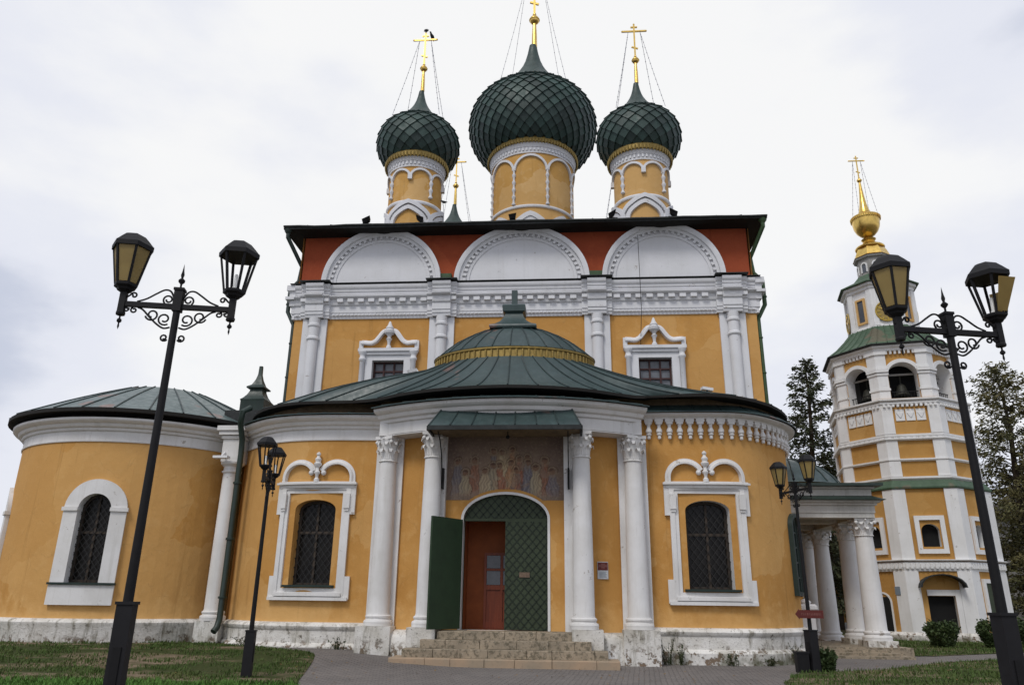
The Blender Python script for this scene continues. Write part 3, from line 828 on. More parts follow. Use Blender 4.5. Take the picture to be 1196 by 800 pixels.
# fresco above the door: a weathered group of standing figures
def fresco():
    x0, x1, z0, z1 = .47, 4.03, 4.46, 6.38
    nx, nz = 170, 84; rnd = random.Random(3)
    figs = []
    robes = [(.34,.10,.06),(.20,.19,.21),(.50,.40,.26),(.44,.22,.12),(.42,.35,.23),(.50,.43,.33),(.17,.15,.14),(.30,.13,.08)]
    for i in range(12):
        fx = .07+.86*(i+.5)/12+rnd.uniform(-.015, .015); hz = .58+rnd.uniform(-.06, .07)-(.10 if i % 2 else 0)
        figs.append((fx, hz, rnd.uniform(.030, .037), robes[(i*3+rnd.randint(0,1)) % len(robes)], rnd.uniform(.036,.048)))
    figs += [(.40,.76,.032,robes[1],.03),(.475,.74,.032,robes[2],.035),(.56,.79,.032,robes[3],.03),(.69,.66,.032,robes[1],.035),(.62,.64,.03,robes[0],.03)]
    figs.sort(key=lambda q: -q[1])
    me = bpy.data.meshes.new('fresco'); vs = []; cols = []
    def mixc(a, b, t): return tuple(a[k]+(b[k]-a[k])*t for k in range(3))
    from mathutils import noise as mn
    for j in range(nz+1):
        for i in range(nx+1):
            u = i/nx; w = j/nz; s = x0+(x1-x0)*u; zz = z0+(z1-z0)*w
            vs.append(tuple(FW.P(s, zz, .008)))
            u += .010*mn.noise((u*14, w*9, 2)); w += .018*mn.noise((u*12, w*8, 5))
            c = mixc((.30,.21,.15), (.17,.125,.10), w)
            c = mixc(c, (.13,.095,.085), sstep(.30,.5,abs(u-.5))*.6)
            glow = math.exp(-((u-.49)/.085)**2-((w-.40)/.26)**2); c = mixc(c, (.62,.48,.26), glow*.8)
            for fx, hz, r, rc, hw in figs:
                du = (u-fx); top = hz-.05
                if w < top:
                    lo = (top-w)/max(top, .01); wd = hw*(.62+.5*min(1, lo*2.2))*(1.02+.10*sin(w*22+fx*60))
                    if abs(du) < wd:
                        fold = .84+.26*sin(du*240+fx*50+4*sin(w*9+fx*40)+5*mn.noise((u*20,w*14,fx)))
                        fade = .74*min(1, w*5+.1)*(1 if abs(mn.noise((u*6, w*6, fx*9))) < .36 else .35)
                        c = mixc(c, tuple(q*fold for q in rc), fade)
                    elif abs(du) < wd*1.14: c = mixc(c, (.08,.055,.045), .55)
                e = sqrt((du*2.0)**2+(w-hz)**2)/2.0
                if e < r*1.25: c = mixc(c, (.30,.225,.14), .35)
                if r*1.08 < e < r*1.28 and w > hz-.02: c = mixc(c, (.075,.05,.04), .7)
                if e < r*.68: c = mixc(c, (.20,.115,.075), .85)
                if e < r*.75 and w > hz+.012: c = mixc(c, (.085,.05,.04), .8)
            if w < .06 or w > .985 or u < .012 or u > .988: c = mixc(c, (.2,.15,.11), .6)
            cols.append((*[max(0., q) for q in c], 1))
    fs = []; w_ = nx+1
    for j in range(nz):
        for i in range(nx):
            u = (i+.5)/nx; s = x0+(x1-x0)*u; zz = z0+(z1-z0)*(j+1)/nz
            lim = 3.92+.86*sqrt(max(0, 1-((s-sd)/1.39)**2)) if abs(s-sd) < 1.39 else 0
            if zz-(z1-z0)/nz < lim: continue
            fs.append((j*w_+i, j*w_+i+1, (j+1)*w_+i+1, (j+1)*w_+i))
    me.from_pydata(vs, [], fs); me.materials.append(M['fresco_paint'])
    ca = me.color_attributes.new('paint', 'FLOAT_COLOR', 'POINT')
    for k, c in enumerate(cols): ca.data[k].color = c
    o = bpy.data.objects.new('fresco', me); C.objects.link(o); attach(o, CATH)
fresco()

# canopy over the door
def canopy():
    c = MB(); e0, e1 = -3.98, .36; t0, t1 = -3.74, .12; ye, yt, ze, zt = 20.95, 21.62, 6.36, 6.98
    a = [(e0,ye,ze),(e1,ye,ze),(e1+.1,22.1,ze),(e0-.1,22.1,ze)]; b = [(t0,yt,zt),(t1,yt,zt),(t1,22.1,zt),(t0,22.1,zt)]
    c.add(a+b, [(0,1,5,4),(1,2,6,5),(0,4,7,3),(4,5,6,7)])
    o = link('canopy', c, 'teal_roof', CATH, 0)
    fs = MB(); fs.box(e0-.03, e1+.03, ye-.03, ye+.03, ze-.13, ze-.003); fs.box(e0-.06, e0, ye+.03, 22.0, ze-.13, ze-.004); fs.box(e1, e1+.06, ye+.03, 22.0, ze-.13, ze-.004)
    link('fascia', fs, 'dark_roof', o)
    sf = MB(); sf.box(e0+.01, e1-.01, ye+.031, 22.3, ze-.06, ze-.02); link('soffit', sf, 'soffit_wood', o)
    sm = MB()
    for k in range(1, 7):
        t = k/7; sm.tube([(e0+(e1-e0)*t, ye, ze+.015), (t0+(t1-t0)*t, yt, zt+.015)], .022, 5)
    for p, q in (((e0,ye,ze),(t0,yt,zt)), ((e1,ye,ze),(t1,yt,zt))): sm.tube([p, q], .03, 5)
    link('seam', sm, 'seam', o)
    for x in (XA-1.93, XA+1.80):
        bk = MB(); bk.tube([(x, 21.15, 6.22), (x, 21.55, 6.05), (x, 21.9, 5.7), (x, 22.1, 5.2), (x, 22.2, 4.9)], .018, 6)
        bk.box(x-.03, x+.03, 22.2, 22.42, 4.75, 5.35); link('bracket', bk, 'black_iron', o)
    lt = MB(); lt.tube([(XA+.05, 21.6, 6.30), (XA+.05, 21.6, 6.2)], .015, 6); lt.ball((XA+.05, 21.6, 6.15), .06, 8); link('hook', lt, 'black_iron', o)
canopy()

# entrance steps
def steps():
    rnd = random.Random(5)
    for k, (hw, y0, z1) in enumerate(((3.0, 20.9, .20), (2.72, 21.2, .415), (2.3, 21.5, .63), (1.9, 21.8, .84))):
        st = MB(); x = XA-hw+.06; zb = (-.2, .20, .415, .63)[k]; y1 = 21.9 if k < 3 else 22.62
        while x < XA+hw+.06-.3:
            w = rnd.uniform(.65, 1.15); x2 = min(x+w, XA+hw+.06)
            if XA+hw+.06-x2 < .35: x2 = XA+hw+.06
            j = rnd.uniform(-.018, .018); g = .006
            b = [(x+g, y0+j, zb), (x2-g, y0+j, zb), (x2-g, y1, zb), (x+g, y1, zb)]
            t = [(px, py+(.012 if i < 2 else 0), z1+rnd.uniform(-.012, .006)) for i, (px, py, _) in enumerate(b)]
            mid = [(px, py, z1-.02) for px, py, _ in b]
            st.add(b+mid+t, [(0,1,5,4),(1,2,6,5),(2,3,7,6),(3,0,4,7),(4,5,9,8),(5,6,10,9),(6,7,11,10),(7,4,8,11),(8,9,10,11)])
            x = x2
        link('step', st, 'step_tan' if k == 0 else 'step_stone', CATH, 25)
steps()

# baluster frieze and cornice of the right lobe
rc = MB(); rc.msweep(RL, .0, RL.L, 64, [(-.05,7.06),(.17,7.06),(.18,7.09),(.24,7.10),(.31,7.12),(.37,7.16),(.38,7.2),(-.05,7.26)])
link('cornice', rc, 'white_plaster', CATH, 30)
bal_prof = [(.0,0),(.042,.005),(.055,.03),(.05,.10),(.045,.11),(.08,.13),(.082,.165),(.06,.18),(.092,.22),(.095,.27),(.075,.32),(.055,.35),(.052,.42),(.065,.45),(.085,.47)]
bal = MB(); bal.lathe(bal_prof, n=10); bal.box(-.10, .10, -.08, .08, .47, .535); bal.box(-.128, .128, -.085, .10, .537, .645)
bal0 = None; q = .78
while q < RL.L-.5:
    p = RL.P(q, 6.43, .08); n_ = RL.N(q)
    if bal0 is None: bal0 = link('baluster', bal, 'white_plaster', None, 30); o = bal0
    else: o = bal0.copy(); C.objects.link(o)
    o.parent = CATH; o.matrix_parent_inverse = Matrix.Translation(-Vector(CATH.location))
    o.location = p; o.rotation_euler = (0, 0, atan2(n_.x, -n_.y)); q += .315
# shuttered window on the far side of the right lobe
so = MB(); ss = RL.at_x(7.24); so.mribbon(RL, arch_line(ss, .62, 1.95, 4.0, .38), rprof(-.06, .06, -.05, .14), True)
for k in range(1, 5): so.mbox(RL, ss-.6, ss+.6, 1.95+k*.46, 2.0+k*.46, .0, .08, 3)
so.mbox(RL, ss-.03, ss+.03, 1.95, 4.35, .0, .09)
sw = link('side_window', so, 'sill_green', CATH)
sp_ = MB(); sp_.mbox(RL, ss-.6, ss+.6, 1.98, 4.05, -.02, .03, 4); link('window_pane', sp_, 'glass_grey', sw)

# low attic wall, skirt roof and the trefoil main roof of the porch
def trefoil(off_c, off_l, off_r):
    c = []
    def U(u, y): c.append((XA+u, y))
    left = [(-9.45,27.5),(-9.4,26.2),(-9.0,25.2),(-8.3,24.35),(-7.5,23.8),(-6.7,23.56),(-5.9,23.5),(-5.0,23.55)]
    right = [(5.0,23.45),(5.9,23.38),(6.7,23.5),(7.3,23.8),(8.0,24.4),(8.65,25.2),(9.15,26.2),(9.3,27.5)]
    return left, right
def attic():
    mid = [(XA+u, 22.35+.058*u*u+.25) for u in (-4.2,-3.2,-2.1,-1,0,1,2.1,3.2,4.2)]
    pts = smooth_curve([(-11.25,27.5),(-11.2,26.2),(-10.7,25.2),(-10.0,24.5),(-9.2,24.0),(-8.2,23.8),(-7.2,23.8),(-6.3,23.95)]+mid+[(2.72,23.50),(3.73,23.48),(4.68,23.51),(5.25,23.64),(5.83,23.99),(6.47,24.62),(6.92,25.24),(7.28,26.02),(7.44,27.0),(7.44,27.5)], 6)
    p = Path(pts); a = MB(); a.msweep(p, 0, p.L, 120, [(-.2,7.1),(0,7.1),(0,7.75),(-.2,7.75)])
    link('attic_wall', a, 'soffit_wood', CATH, 60)
    for nm, path, s0, s1, ov, ns in (('skirt_roof', RL, .2, RL.L, .40, 48), ('skirt_roof', LL, 0, LL.L, .47, 48), ('skirt_roof', PA, 0, PA.L, .46, 48)):
        di, zi = {id(RL): (-.03, 7.54), id(LL): (-.35, 7.44), id(PA): (-.5, 7.54)}[id(path)]
        k = MB(); k.msweep(path, s0, s1, ns, [(di,zi-.05),(ov+.06,7.205),(ov+.06,7.235),(di,zi)]); o = link(nm, k, 'teal_roof', CATH, 30)
        sm = MB(); q = s0+.4
        while q < s1-.1:
            sm.tube([path.P(q,7.245,ov+.05), path.P(q,zi+.005,di)], .018, 5); q += .78
        link('seam', sm, 'seam', o)
attic()
def main_porch_roof():
    cp = [(-11.55,27.5),(-11.5,26.4),(-11.1,25.3),(-10.5,24.4),(-9.8,23.75),(-8.9,23.3),(-8.0,23.18),(-7.1,23.14),(-6.4,23.02),(-5.85,22.75),(-5.2,22.3),(-4.2,21.85),(-3.1,21.55),(-1.8,21.42),(-.5,21.58),(.6,21.95),(1.5,22.45),(2.2,22.82),(2.8,22.78),(3.5,22.62),(4.3,22.58),(5.0,22.8),(5.7,23.25),(6.4,23.9),(7.0,24.75),(7.45,25.7),(7.65,26.6),(7.7,27.5)]
    out = resample(smooth_curve(cp, 8), 57)
    n = len(out); rx, ry, cy = 2.75, 1.85, 24.5; ring = []
    for i in range(n):
        a = radians(165)+radians(210)*i/(n-1); ring.append((XA+rx*cos(a), cy+ry*sin(a)))
    rf, sm, sf = loft_roof(out, ring, 7.68, 8.97, lambda t: .52*t+.48*t*t, 10, 2, .024, .09, .95, hump=lambda q, t: .29*sin(pi*min(1, t*1.15))*math.exp(-((q-.20)/.09)**2))
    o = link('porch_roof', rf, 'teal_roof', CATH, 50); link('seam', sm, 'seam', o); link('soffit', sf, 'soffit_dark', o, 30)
    bk = MB(); bk.add([(*ring[0], 8.97), (*ring[-1], 8.97), (7.7,27.5,7.68), (-11.55,27.5,7.68)], [(0,1,2,3)]); link('valley', bk, 'teal_roof', o)
    # gilt cresting band and little dome
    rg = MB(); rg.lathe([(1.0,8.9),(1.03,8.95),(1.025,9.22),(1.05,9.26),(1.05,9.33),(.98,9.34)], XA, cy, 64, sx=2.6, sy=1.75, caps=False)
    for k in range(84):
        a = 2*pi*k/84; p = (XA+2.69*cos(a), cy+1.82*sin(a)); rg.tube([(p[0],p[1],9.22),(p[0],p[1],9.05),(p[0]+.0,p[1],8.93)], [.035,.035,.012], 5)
    g = link('gilt_cresting', rg, 'dull_shaded_gold', CATH, 40)
    dm = MB(); pr = [(1.06,9.32),(1.02,9.36),(.93,9.58),(.80,9.85),(.64,10.10),(.47,10.31),(.33,10.42)]
    dm.lathe(pr, XA, cy, 56, sx=2.6, sy=1.75); d = link('porch_dome', dm, 'teal_roof', CATH, 50)
    sm = MB()
    for k in range(28):
        a = 2*pi*k/28; sm.tube([(XA+r*2.6*cos(a), cy+r*1.75*sin(a), z+.012) for r, z in pr[1:]], .022, 5)
    link('seam', sm, 'seam', d)
    cap = MB(); ycp = 24.4
    def sq(levels):
        vs = []; fs = []
        for h, z in levels: vs += [(XA-h,ycp-h,z),(XA+h,ycp-h,z),(XA+h,ycp+h,z),(XA-h,ycp+h,z)]
        for i in range(len(levels)-1):
            for k in range(4): fs.append((i*4+k, i*4+(k+1)%4, i*4+4+(k+1)%4, i*4+4+k))
        fs += [(3,2,1,0), tuple(len(levels)*4-4+k for k in range(4))]; cap.add(vs, fs)
    sq([(.78,10.30),(.80,10.36),(.78,10.42),(.62,10.50),(.46,10.64),(.34,10.84),(.29,11.0)]); sq([(.30,11.0),(.38,11.05),(.40,11.25),(.36,11.30),(.18,11.36)]); sq([(.10,11.3),(.10,11.92)])
    link('cap', cap, 'teal_roof', d, 25)
main_porch_roof()

# ---- left chapel apse
AC = (-15.85, 27.95); AR = 4.42
AP = Path([(AC[0]-AR, 40), (AC[0]-AR, 34)]+arc(AC[0], AC[1], AR, pi, 2*pi, 60)+[(AC[0]+AR, 30)])
def apse():
    base = AP.c[2]
    def s_at(dirx):   # arc length where the line of sight X/Y = dirx meets the wall
        best = None
        for i in range(2, 63):
            p = AP.p[i]; e = abs(p.x/p.y-dirx)
            if p.y < AC[1] and (best is None or e < best[0]): best = (e, AP.c[i])
        return best[1]
    ops = []
    for s_, in ((s_at(-.644),), (base+AR*radians(33.5),)):
        ops.append((s_, .54, 2.02, 4.22, .54))
    f, rv = wall_open(AP, 0, AP.L, 80, 0, 7.35, ops, .32)
    link('chapel_wall', f, 'yellow_plaster', CATH, 60); link('window_reveal', rv, 'white_plaster', CATH)
    for op in ops:
        window_fill(CATH, AP, op, -.26, 'dark_wood', 'grille_iron', 'glass_dark', .25)
        w = MB(); s_ = op[0]
        w.mribbon(AP, arch_line(s_, .73, 2.02, 4.25, .73), rprof(-.23, .23, 0, .12))
        for sg in (-1, 1): w.mbox(AP, s_+sg*.74-.26, s_+sg*.74+.26, 4.2, 4.32, 0, .17, 2)
        w.mbox(AP, s_-.97, s_+.97, 1.36, 1.95, 0, .13, 8)
        o = link('window_surround', w, 'white_plaster', CATH)
        sl = MB(); sl.mbox(AP, s_-.99, s_+.99, 1.955, 2.02, -.25, .19, 8); link('sill', sl, 'sill_green', o)
    pl = MB(); pl.msweep(AP, 0, AP.L, 90, [(-.1,-.3),(.18,-.3),(.17,.72),(.20,.78),(.21,.86),(.15,.93),(.03,.97),(-.1,.97)]); link('plinth', pl, 'plinth_plaster', CATH)
    c = MB(); c.msweep(AP, 0, AP.L, 90, [(d, z) for d, z in CORNICE]); link('cornice', c, 'white_plaster', CATH, 30)
    # roof
    out = [(AC[0]-AR-.62, 40), (AC[0]-AR-.62, 36), (AC[0]-AR-.62, 32)]+arc(AC[0], AC[1], AR+.62, pi*1.0, pi*2.0, 30)+[(AC[0]+AR+.62, 32), (AC[0]+AR+.62, 40)]
    ring = [(AC[0]-1.6, 40), (AC[0]-1.6, 36), (AC[0]-1.6, 32)]+arc(AC[0], AC[1], 1.6, pi, 2*pi, 30)+[(AC[0]+1.6, 32), (AC[0]+1.6, 40)]
    rf, sm, sf = loft_roof(out, ring, 7.47, 9.12, lambda t: 1.12*t-.12*t*t, 6, 2, .026, .12, .7)
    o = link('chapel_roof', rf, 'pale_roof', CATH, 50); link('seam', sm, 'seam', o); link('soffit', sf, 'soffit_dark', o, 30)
    t = MB(); t.add([(p[0], p[1], 9.12) for p in ring], [tuple(range(len(ring)))]); link('roof_top', t, 'pale_roof', o)
    at = MB(); at.msweep(AP, 0, AP.L, 60, [(-.3,7.15),(.05,7.15),(.05,7.5),(-.3,7.5)]); link('attic_wall', at, 'soffit_dark', CATH)
apse()
# corner column, pier and finial between chapel and porch
column(-11.46, 25.0, .93, 6.0, .30, .27, .36, plain=True)
pb = MB(); pb.box(-11.86, -11.06, 24.62, 25.9, -.3, .925); link('pedestal', pb, 'plinth_plaster', CATH)
en = MB(); en.box(-11.78, -11.14, 24.72, 25.6, 6.0, 6.78); en.box(-11.83, -11.09, 24.66, 25.6, 6.78, 6.88); en.box(-11.9, -11.02, 24.58, 25.6, 6.9, 7.02); en.box(-11.96, -10.98, 24.52, 25.6, 7.04, 7.2)
link('entablature_block', en, 'white_plaster', CATH)
fl = MB(); fl.box(-11.9, -11.4, 24.35, 24.6, 6.06, 6.14); fl.bar((-11.65,24.48,6.14), (-11.65,24.7,6.3), .05, .05); link('floodlight', fl, 'camera_white', CATH)
cf = MB()
def sqf(mb, cx, cy, levels):
    vs = []; fs = []
    for h, z in levels: vs += [(cx-h,cy-h,z),(cx+h,cy-h,z),(cx+h,cy+h,z),(cx-h,cy+h,z)]
    for i in range(len(levels)-1):
        for k in range(4): fs.append((i*4+k, i*4+(k+1)%4, i*4+4+(k+1)%4, i*4+4+k))
    mb.add(vs, fs+[(3,2,1,0), tuple(len(levels)*4-4+k for k in range(4))])
sqf(cf, -11.45, 26.3, [(.44,7.9),(.44,8.42),(.46,8.48),(.38,8.56),(.29,8.70),(.23,8.85),(.22,8.92),(.33,8.95),(.33,9.0),(.20,9.1),(.11,9.32),(.065,9.52),(.055,9.85)])
link('roof_finial', cf, 'pipe_green', CATH, 25)
cb = MB(); cb.box(-12.2, -10.8, 25.4, 28.5, 7.3, 7.95); link('roof_block', cb, 'dark_roof', CATH)
dp = MB(); dp.tube([(-10.78,24.3,7.75),(-10.9,24.0,7.55),(-11.0,24.15,7.2),(-11.0,24.45,6.7),(-11.0,24.5,6.2),(-11.0,24.5,1.0),(-11.02,24.42,.75),(-11.06,24.3,.62)], .098, 10)
for z in (1.6, 3.4, 5.2): dp.lathe([(.125,z),(.135,z+.01),(.135,z+.06),(.125,z+.07)], -11.0, 24.5, 12)
link('drainpipe', dp, 'pipe_green', CATH)

# ---- main block
MF = Path([(XA-9.05, 27.5), (XA+9.05, 27.5)])
SX = lambda u: u+9.05
mops = [(SX(u), .62, 8.4, 10.40, .0001) for u in (-5.12, 5.12)]
f, rv = wall_open(MF, 0, MF.L, 12, 0, 13.6, mops, .3)
link('main_wall', f, 'yellow_plaster', CATH, 30); link('window_reveal', rv, 'white_plaster', CATH)
sb = MB()
for x in (XA-9.05, XA+9.05): sb.add([(x,27.5,0),(x,47,0),(x,47,16),(x,27.5,16)], [(0,1,2,3)])
sb.add([(XA-9.05,47,0),(XA+9.05,47,0),(XA+9.05,47,16),(XA-9.05,47,16)], [(0,1,2,3)]); link('side_wall', sb, 'yellow_plaster', CATH)
rw = MB(); rw.box(XA-8.97, XA+8.97, 27.55, 46.9, 13.55, 15.84); link('attic_band', rw, 'red_plaster', CATH)
def main_window(u):
    op = (SX(u), .62, 8.4, 10.40, .0001); s_ = SX(u); w = MB()
    for sg in (-1, 1):
        w.mbox(MF, s_+sg*.76-.14, s_+sg*.76+.14, 8.4, 10.62, 0, .10)
        w.lathe([(.10,8.4),(.10,10.35),(.14,10.4),(.14,10.46),(.11,10.5),(.11,10.6),(.17,10.68),(.17,10.74)], XA+u+sg*1.0, 27.36, 12)
    w.mbox(MF, s_-.62, s_+.62, 10.40, 10.62, 0, .10); w.mbox(MF, s_-1.18, s_+1.18, 10.74, 10.86, 0, .24); w.mbox(MF, s_-1.1, s_+1.1, 10.62, 10.74, 0, .17)
    o = link('window_surround', w, 'upper_white', CATH)
    pd = MB(); base = [(1.12,10.86),(1.10,11.16),(.95,11.16),(.72,11.14),(.55,11.22),(.42,11.38),(.30,11.55),(.20,11.63),(.05,11.66)]
    sm_ = smooth_curve(base[1:], 4)
    for sg in (-1, 1):
        pr = [(-.09,0),(-.09,.08),(-.02,.12),(.03,.20),(.09,.20),(.09,0)]
        pd.mribbon(MF, [(s_+sg*a, b-.02) for a, b in sm_], [(sg*a, b) for a, b in pr])
        pd.mbox(MF, s_+sg*1.10-.08, s_+sg*1.10+.08, 10.86, 11.2, 0, .12)
    link('pediment', pd, 'upper_white', o)
    fn = MB(); lathe_at(fn, MF.P(s_, 10.86, .14), [(.10,0),(.10,.08),(.055,.14),(.07,.3),(.12,.4),(.06,.45),(.10,.55),(.20,.62),(.22,.72),(.14,.78),(.16,.84),(.09,.95),(.04,1.1),(0,1.14)], 12)
    link('finial', fn, 'upper_white', o)
    fr = MB(); d = -.2
    for q in (-.58, -.2, .2, .58): fr.mbox(MF, s_+q-.03, s_+q+.03, 8.4, 10.4, d, d+.06)
    for z in (8.6, 9.1, 9.6, 9.98, 10.34): fr.mbox(MF, s_-.62, s_+.62, z, z+.06, d+.005, d+.055)
    fo = link('window', fr, 'maroon_frame', CATH); pn = MB(); pn.mbox(MF, s_-.62, s_+.62, 8.4, 10.4, d-.05, d-.01); link('window_pane', pn, 'curtain_glass', fo)
main_window(-5.12); main_window(5.12)
def entablature():
    m = MB()
    prof = lambda e: [(0,12.15),(.05+e,12.15),(.07+e,12.249),(.10+e,12.267),(.10+e,12.357),(.13+e,12.393),(.13+e,12.663),(.18+e,12.699),(.20+e,12.753),(.20+e,12.933),(.30+e,12.951),(.36+e,13.005),(.36+e,13.041),(.16+e,13.077),(.16+e,13.131),(.20+e,13.149),(.20+e,13.239),(.25+e,13.257),(.25+e,13.347),(.31+e,13.383),(.34+e,13.455),(.34+e,13.509),(0,13.563)]
    m.msweep(MF, 0, MF.L, 1, prof(0))
    pil = [-8.17, -3.08, 2.98, 8.12]
    for u in pil:
        m.msweep(MF, SX(u)-.58, SX(u)+.58, 1, prof(.12)); m.msweep(MF, SX(u)-.36, SX(u)+.36, 1, prof(.26))
    x = .12
    while x < MF.L-.1:
        if all(abs(x-SX(u)) > .62 for u in pil): m.mbox(MF, x-.045, x+.045, 12.271, 12.339, .09, .145)
        x += .15
    x = .2
    while x < MF.L-.1:
        if all(abs(x-SX(u)) > .70 for u in pil): m.mbox(MF, x-.12, x+.12, 12.780, 12.915, .19, .32)
        x += .42
    for u in pil:
        for q in (-.47, 0, .47): m.mbox(MF, SX(u)+q-.1, SX(u)+q+.1, 12.780, 12.915, .31, .47 if q == 0 else .42)
    # return along the sides
    for x in (XA-9.05, XA+9.05):
        sg = 1 if x > XA else -1
        for z0, z1, d in ((12.15,12.375,.1),(12.375,12.690,.14),(12.690,12.933,.22),(12.933,13.050,.36),(13.095,13.320,.24),(13.320,13.545,.34)):
            m.box(min(x, x+sg*d), max(x, x+sg*d), 27.5-d*.9, 46, z0, z1-.002)
    link('entablature', m, 'upper_white', CATH, 25)
    led = MB(); led.mbox(MF, -.2, MF.L+.2, 13.565, 13.59, 0, .38); 
    for u in pil: led.mbox(MF, SX(u)-.62, SX(u)+.62, 13.565, 13.60, .2, .66)
    link('ledge_flashing', led, 'dark_roof', CATH)
    for u in pil:
        p = MB(); p.mbox(MF, SX(u)-.49, SX(u)+.49, 5, 12.15, 0, .10); o = link('pilaster', p, 'upper_white', CATH)
        h = MB(); h.lathe([(.215,5),(.205,11.2),(.255,11.25),(.255,11.32),(.205,11.37),(.205,11.75),(.245,11.8),(.245,11.88),(.21,11.92),(.23,12.15)], XA+u, 27.36, 16, pi, 2*pi); link('half_column', h, 'upper_white', o, 30)
    for u in (-3.08+.02, 2.98):
        g = MB(); g.mbox(MF, SX(u)-.28, SX(u)+.28, 13.60, 14.02, -.05, .12); link('green_block', g, 'moss_pipe', CATH)
entablature()
def gables():
    for u, RX in ((-5.61, 2.42), (.04, 2.70), (5.60, 2.38)):
        s_ = SX(u); RZ = 2.36; zc = 13.64; k = MB()
        def arcl(q, n=40): return [(s_-(RX*q)*cos(pi*i/n), zc+(RZ*q)*sin(pi*i/n)) for i in range(n+1)]
        k.mribbon(MF, arcl(.94), [(-.16,-.06),(-.16,.16),(-.06,.18),(-.04,.26),(.10,.30),(.15,.30),(.15,-.06)])
        k.mribbon(MF, arcl(.80), [(-.06,-.06),(-.06,.09),(.05,.11),(.05,-.06)])
        o = link('gable_arch', k, 'upper_white', CATH, 30)
        t = MB(); n = 36
        vs = [MF.P(s_, zc, .06)]+[MF.P(s_-RX*.95*cos(pi*i/n), zc+RZ*.95*sin(pi*i/n), .06) for i in range(n+1)]
        t.add(vs, [(0, i+1, i+2) for i in range(n)]); link('tympanum', t, 'upper_white', o, 0)
        d = MB()
        nd = round(11.5*RX)
        for i in range(nd):
            a = pi*(i+.5)/nd; ca, sa = cos(a), sin(a); w = .055
            pts = []
            for dd in (.05, .15):
                for r in (.825, .885):
                    for q in (-w, w): pts.append(MF.P(s_-r*RX*ca+q*sa, zc+r*RZ*sa+q*ca, dd))
            d.hexa([pts[0], pts[1], pts[3], pts[2], pts[4], pts[5], pts[7], pts[6]])
        link('dentils', d, 'upper_white', o)
        if u > 5:
            cbm = MB(); cbm.tube([(XA+4.65,27.1,15.4),(XA+4.65,27.05,13.75),(XA+4.66,27.1,12.2),(XA+4.6,27.4,10.9)], .012, 5); link('cable', cbm, 'black_iron', CATH)
gables()
def main_roof():
    r = MB(); e = .85; x0, x1, y0, y1 = XA-9.05-.55, XA+9.05+.55, 27.5-e, 47.5
    ze, zt = 15.90, 18.5; tx0, tx1, ty0, ty1 = XA-2.4, XA+2.4, 34.6, 39.4
    a = [(x0,y0,ze),(x1,y0,ze),(x1,y1,ze),(x0,y1,ze)]; b = [(tx0,ty0,zt),(tx1,ty0,zt),(tx1,ty1,zt),(tx0,ty1,zt)]
    r.add(a+b, [(0,1,5,4),(1,2,6,5),(2,3,7,6),(3,0,4,7),(4,5,6,7)]); o = link('main_roof', r, 'dark_roof', CATH, 0)
    s_ = MB(); s_.box(x0, x1, y0, y0+.05, ze-.12, ze-.004); s_.box(x0+.0, x0+.05, y0+.05, y1, ze-.12, ze-.004); s_.box(x1-.05, x1, y0+.05, y1, ze-.12, ze-.004)
    rnd = random.Random(2)
    s_.tube([(x0+(x1-x0)*k/30, y0-.02, ze-.02+rnd.uniform(-.02,.02)) for k in range(31)], .05, 6); link('gutter', s_, 'dark_roof', o)
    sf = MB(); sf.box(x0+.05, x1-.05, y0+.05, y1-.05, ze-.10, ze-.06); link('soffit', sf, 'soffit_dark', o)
    sn = MB()
    for k in range(1, 20):
        t = k/20; sn.tube([(x0+(x1-x0)*t, y0, ze+.02), (tx0+(tx1-tx0)*t, ty0, zt+.02)], .03, 5)
    link('seam', sn, 'dark_roof', o)
    for i, (x, ) in enumerate(((-8.05,),(-5.85,),(-2.1,),(1.85,),(4.25,))):
        l = MB(); z = ze+.16; tl = (.08, -.06, .03, .10, -.09)[i]; l.hexa([(x-.12,y0+.1,z-tl),(x+.12,y0+.1,z+tl),(x+.10,y0+.34,z+.05+tl),(x-.10,y0+.34,z+.05-tl),(x-.16,y0+.0,z+.18-tl),(x+.16,y0+.0,z+.18+tl),(x+.11,y0+.34,z+.17+tl),(x-.11,y0+.34,z+.17-tl)])
        l.bar((x,y0+.2,z+.05),(x,y0+.25,ze),.05,.05); l.bar((x-.2,y0+.2,z-.02),(x+.2,y0+.2,z-.02),.03,.03); link('floodlight', l, 'black_iron', CATH)
    for sg in (-1, 1):
        X = XA+sg*9.05; d = MB()
        d.tube([(X+sg*.40,26.8,15.75),(X+sg*.40,26.8,15.5),(X+sg*.04,27.75,14.6),(X+sg*.10,27.75,13.95),(X+sg*.42,27.75,13.6),(X+sg*.42,27.75,12.6),(X+sg*.10,27.7,12.0),(X+sg*.10,27.7,7.5)], .085, 10)
        hb = MB(); d.lathe([(.09,15.65),(.16,15.75),(.17,15.9),(.12,15.95)], X+sg*.40, 26.8, 10)
        for z in (8.6, 9.8, 11.2, 12.9): d.lathe([(.10,z),(.11,z+.01),(.11,z+.05),(.10,z+.06)], X+sg*(.10 if z < 12 else .42), 27.7 if z < 12 else 27.75, 10)
        link('drainpipe', d, 'moss_pipe' if sg > 0 else 'pipe_green', CATH)
main_roof()

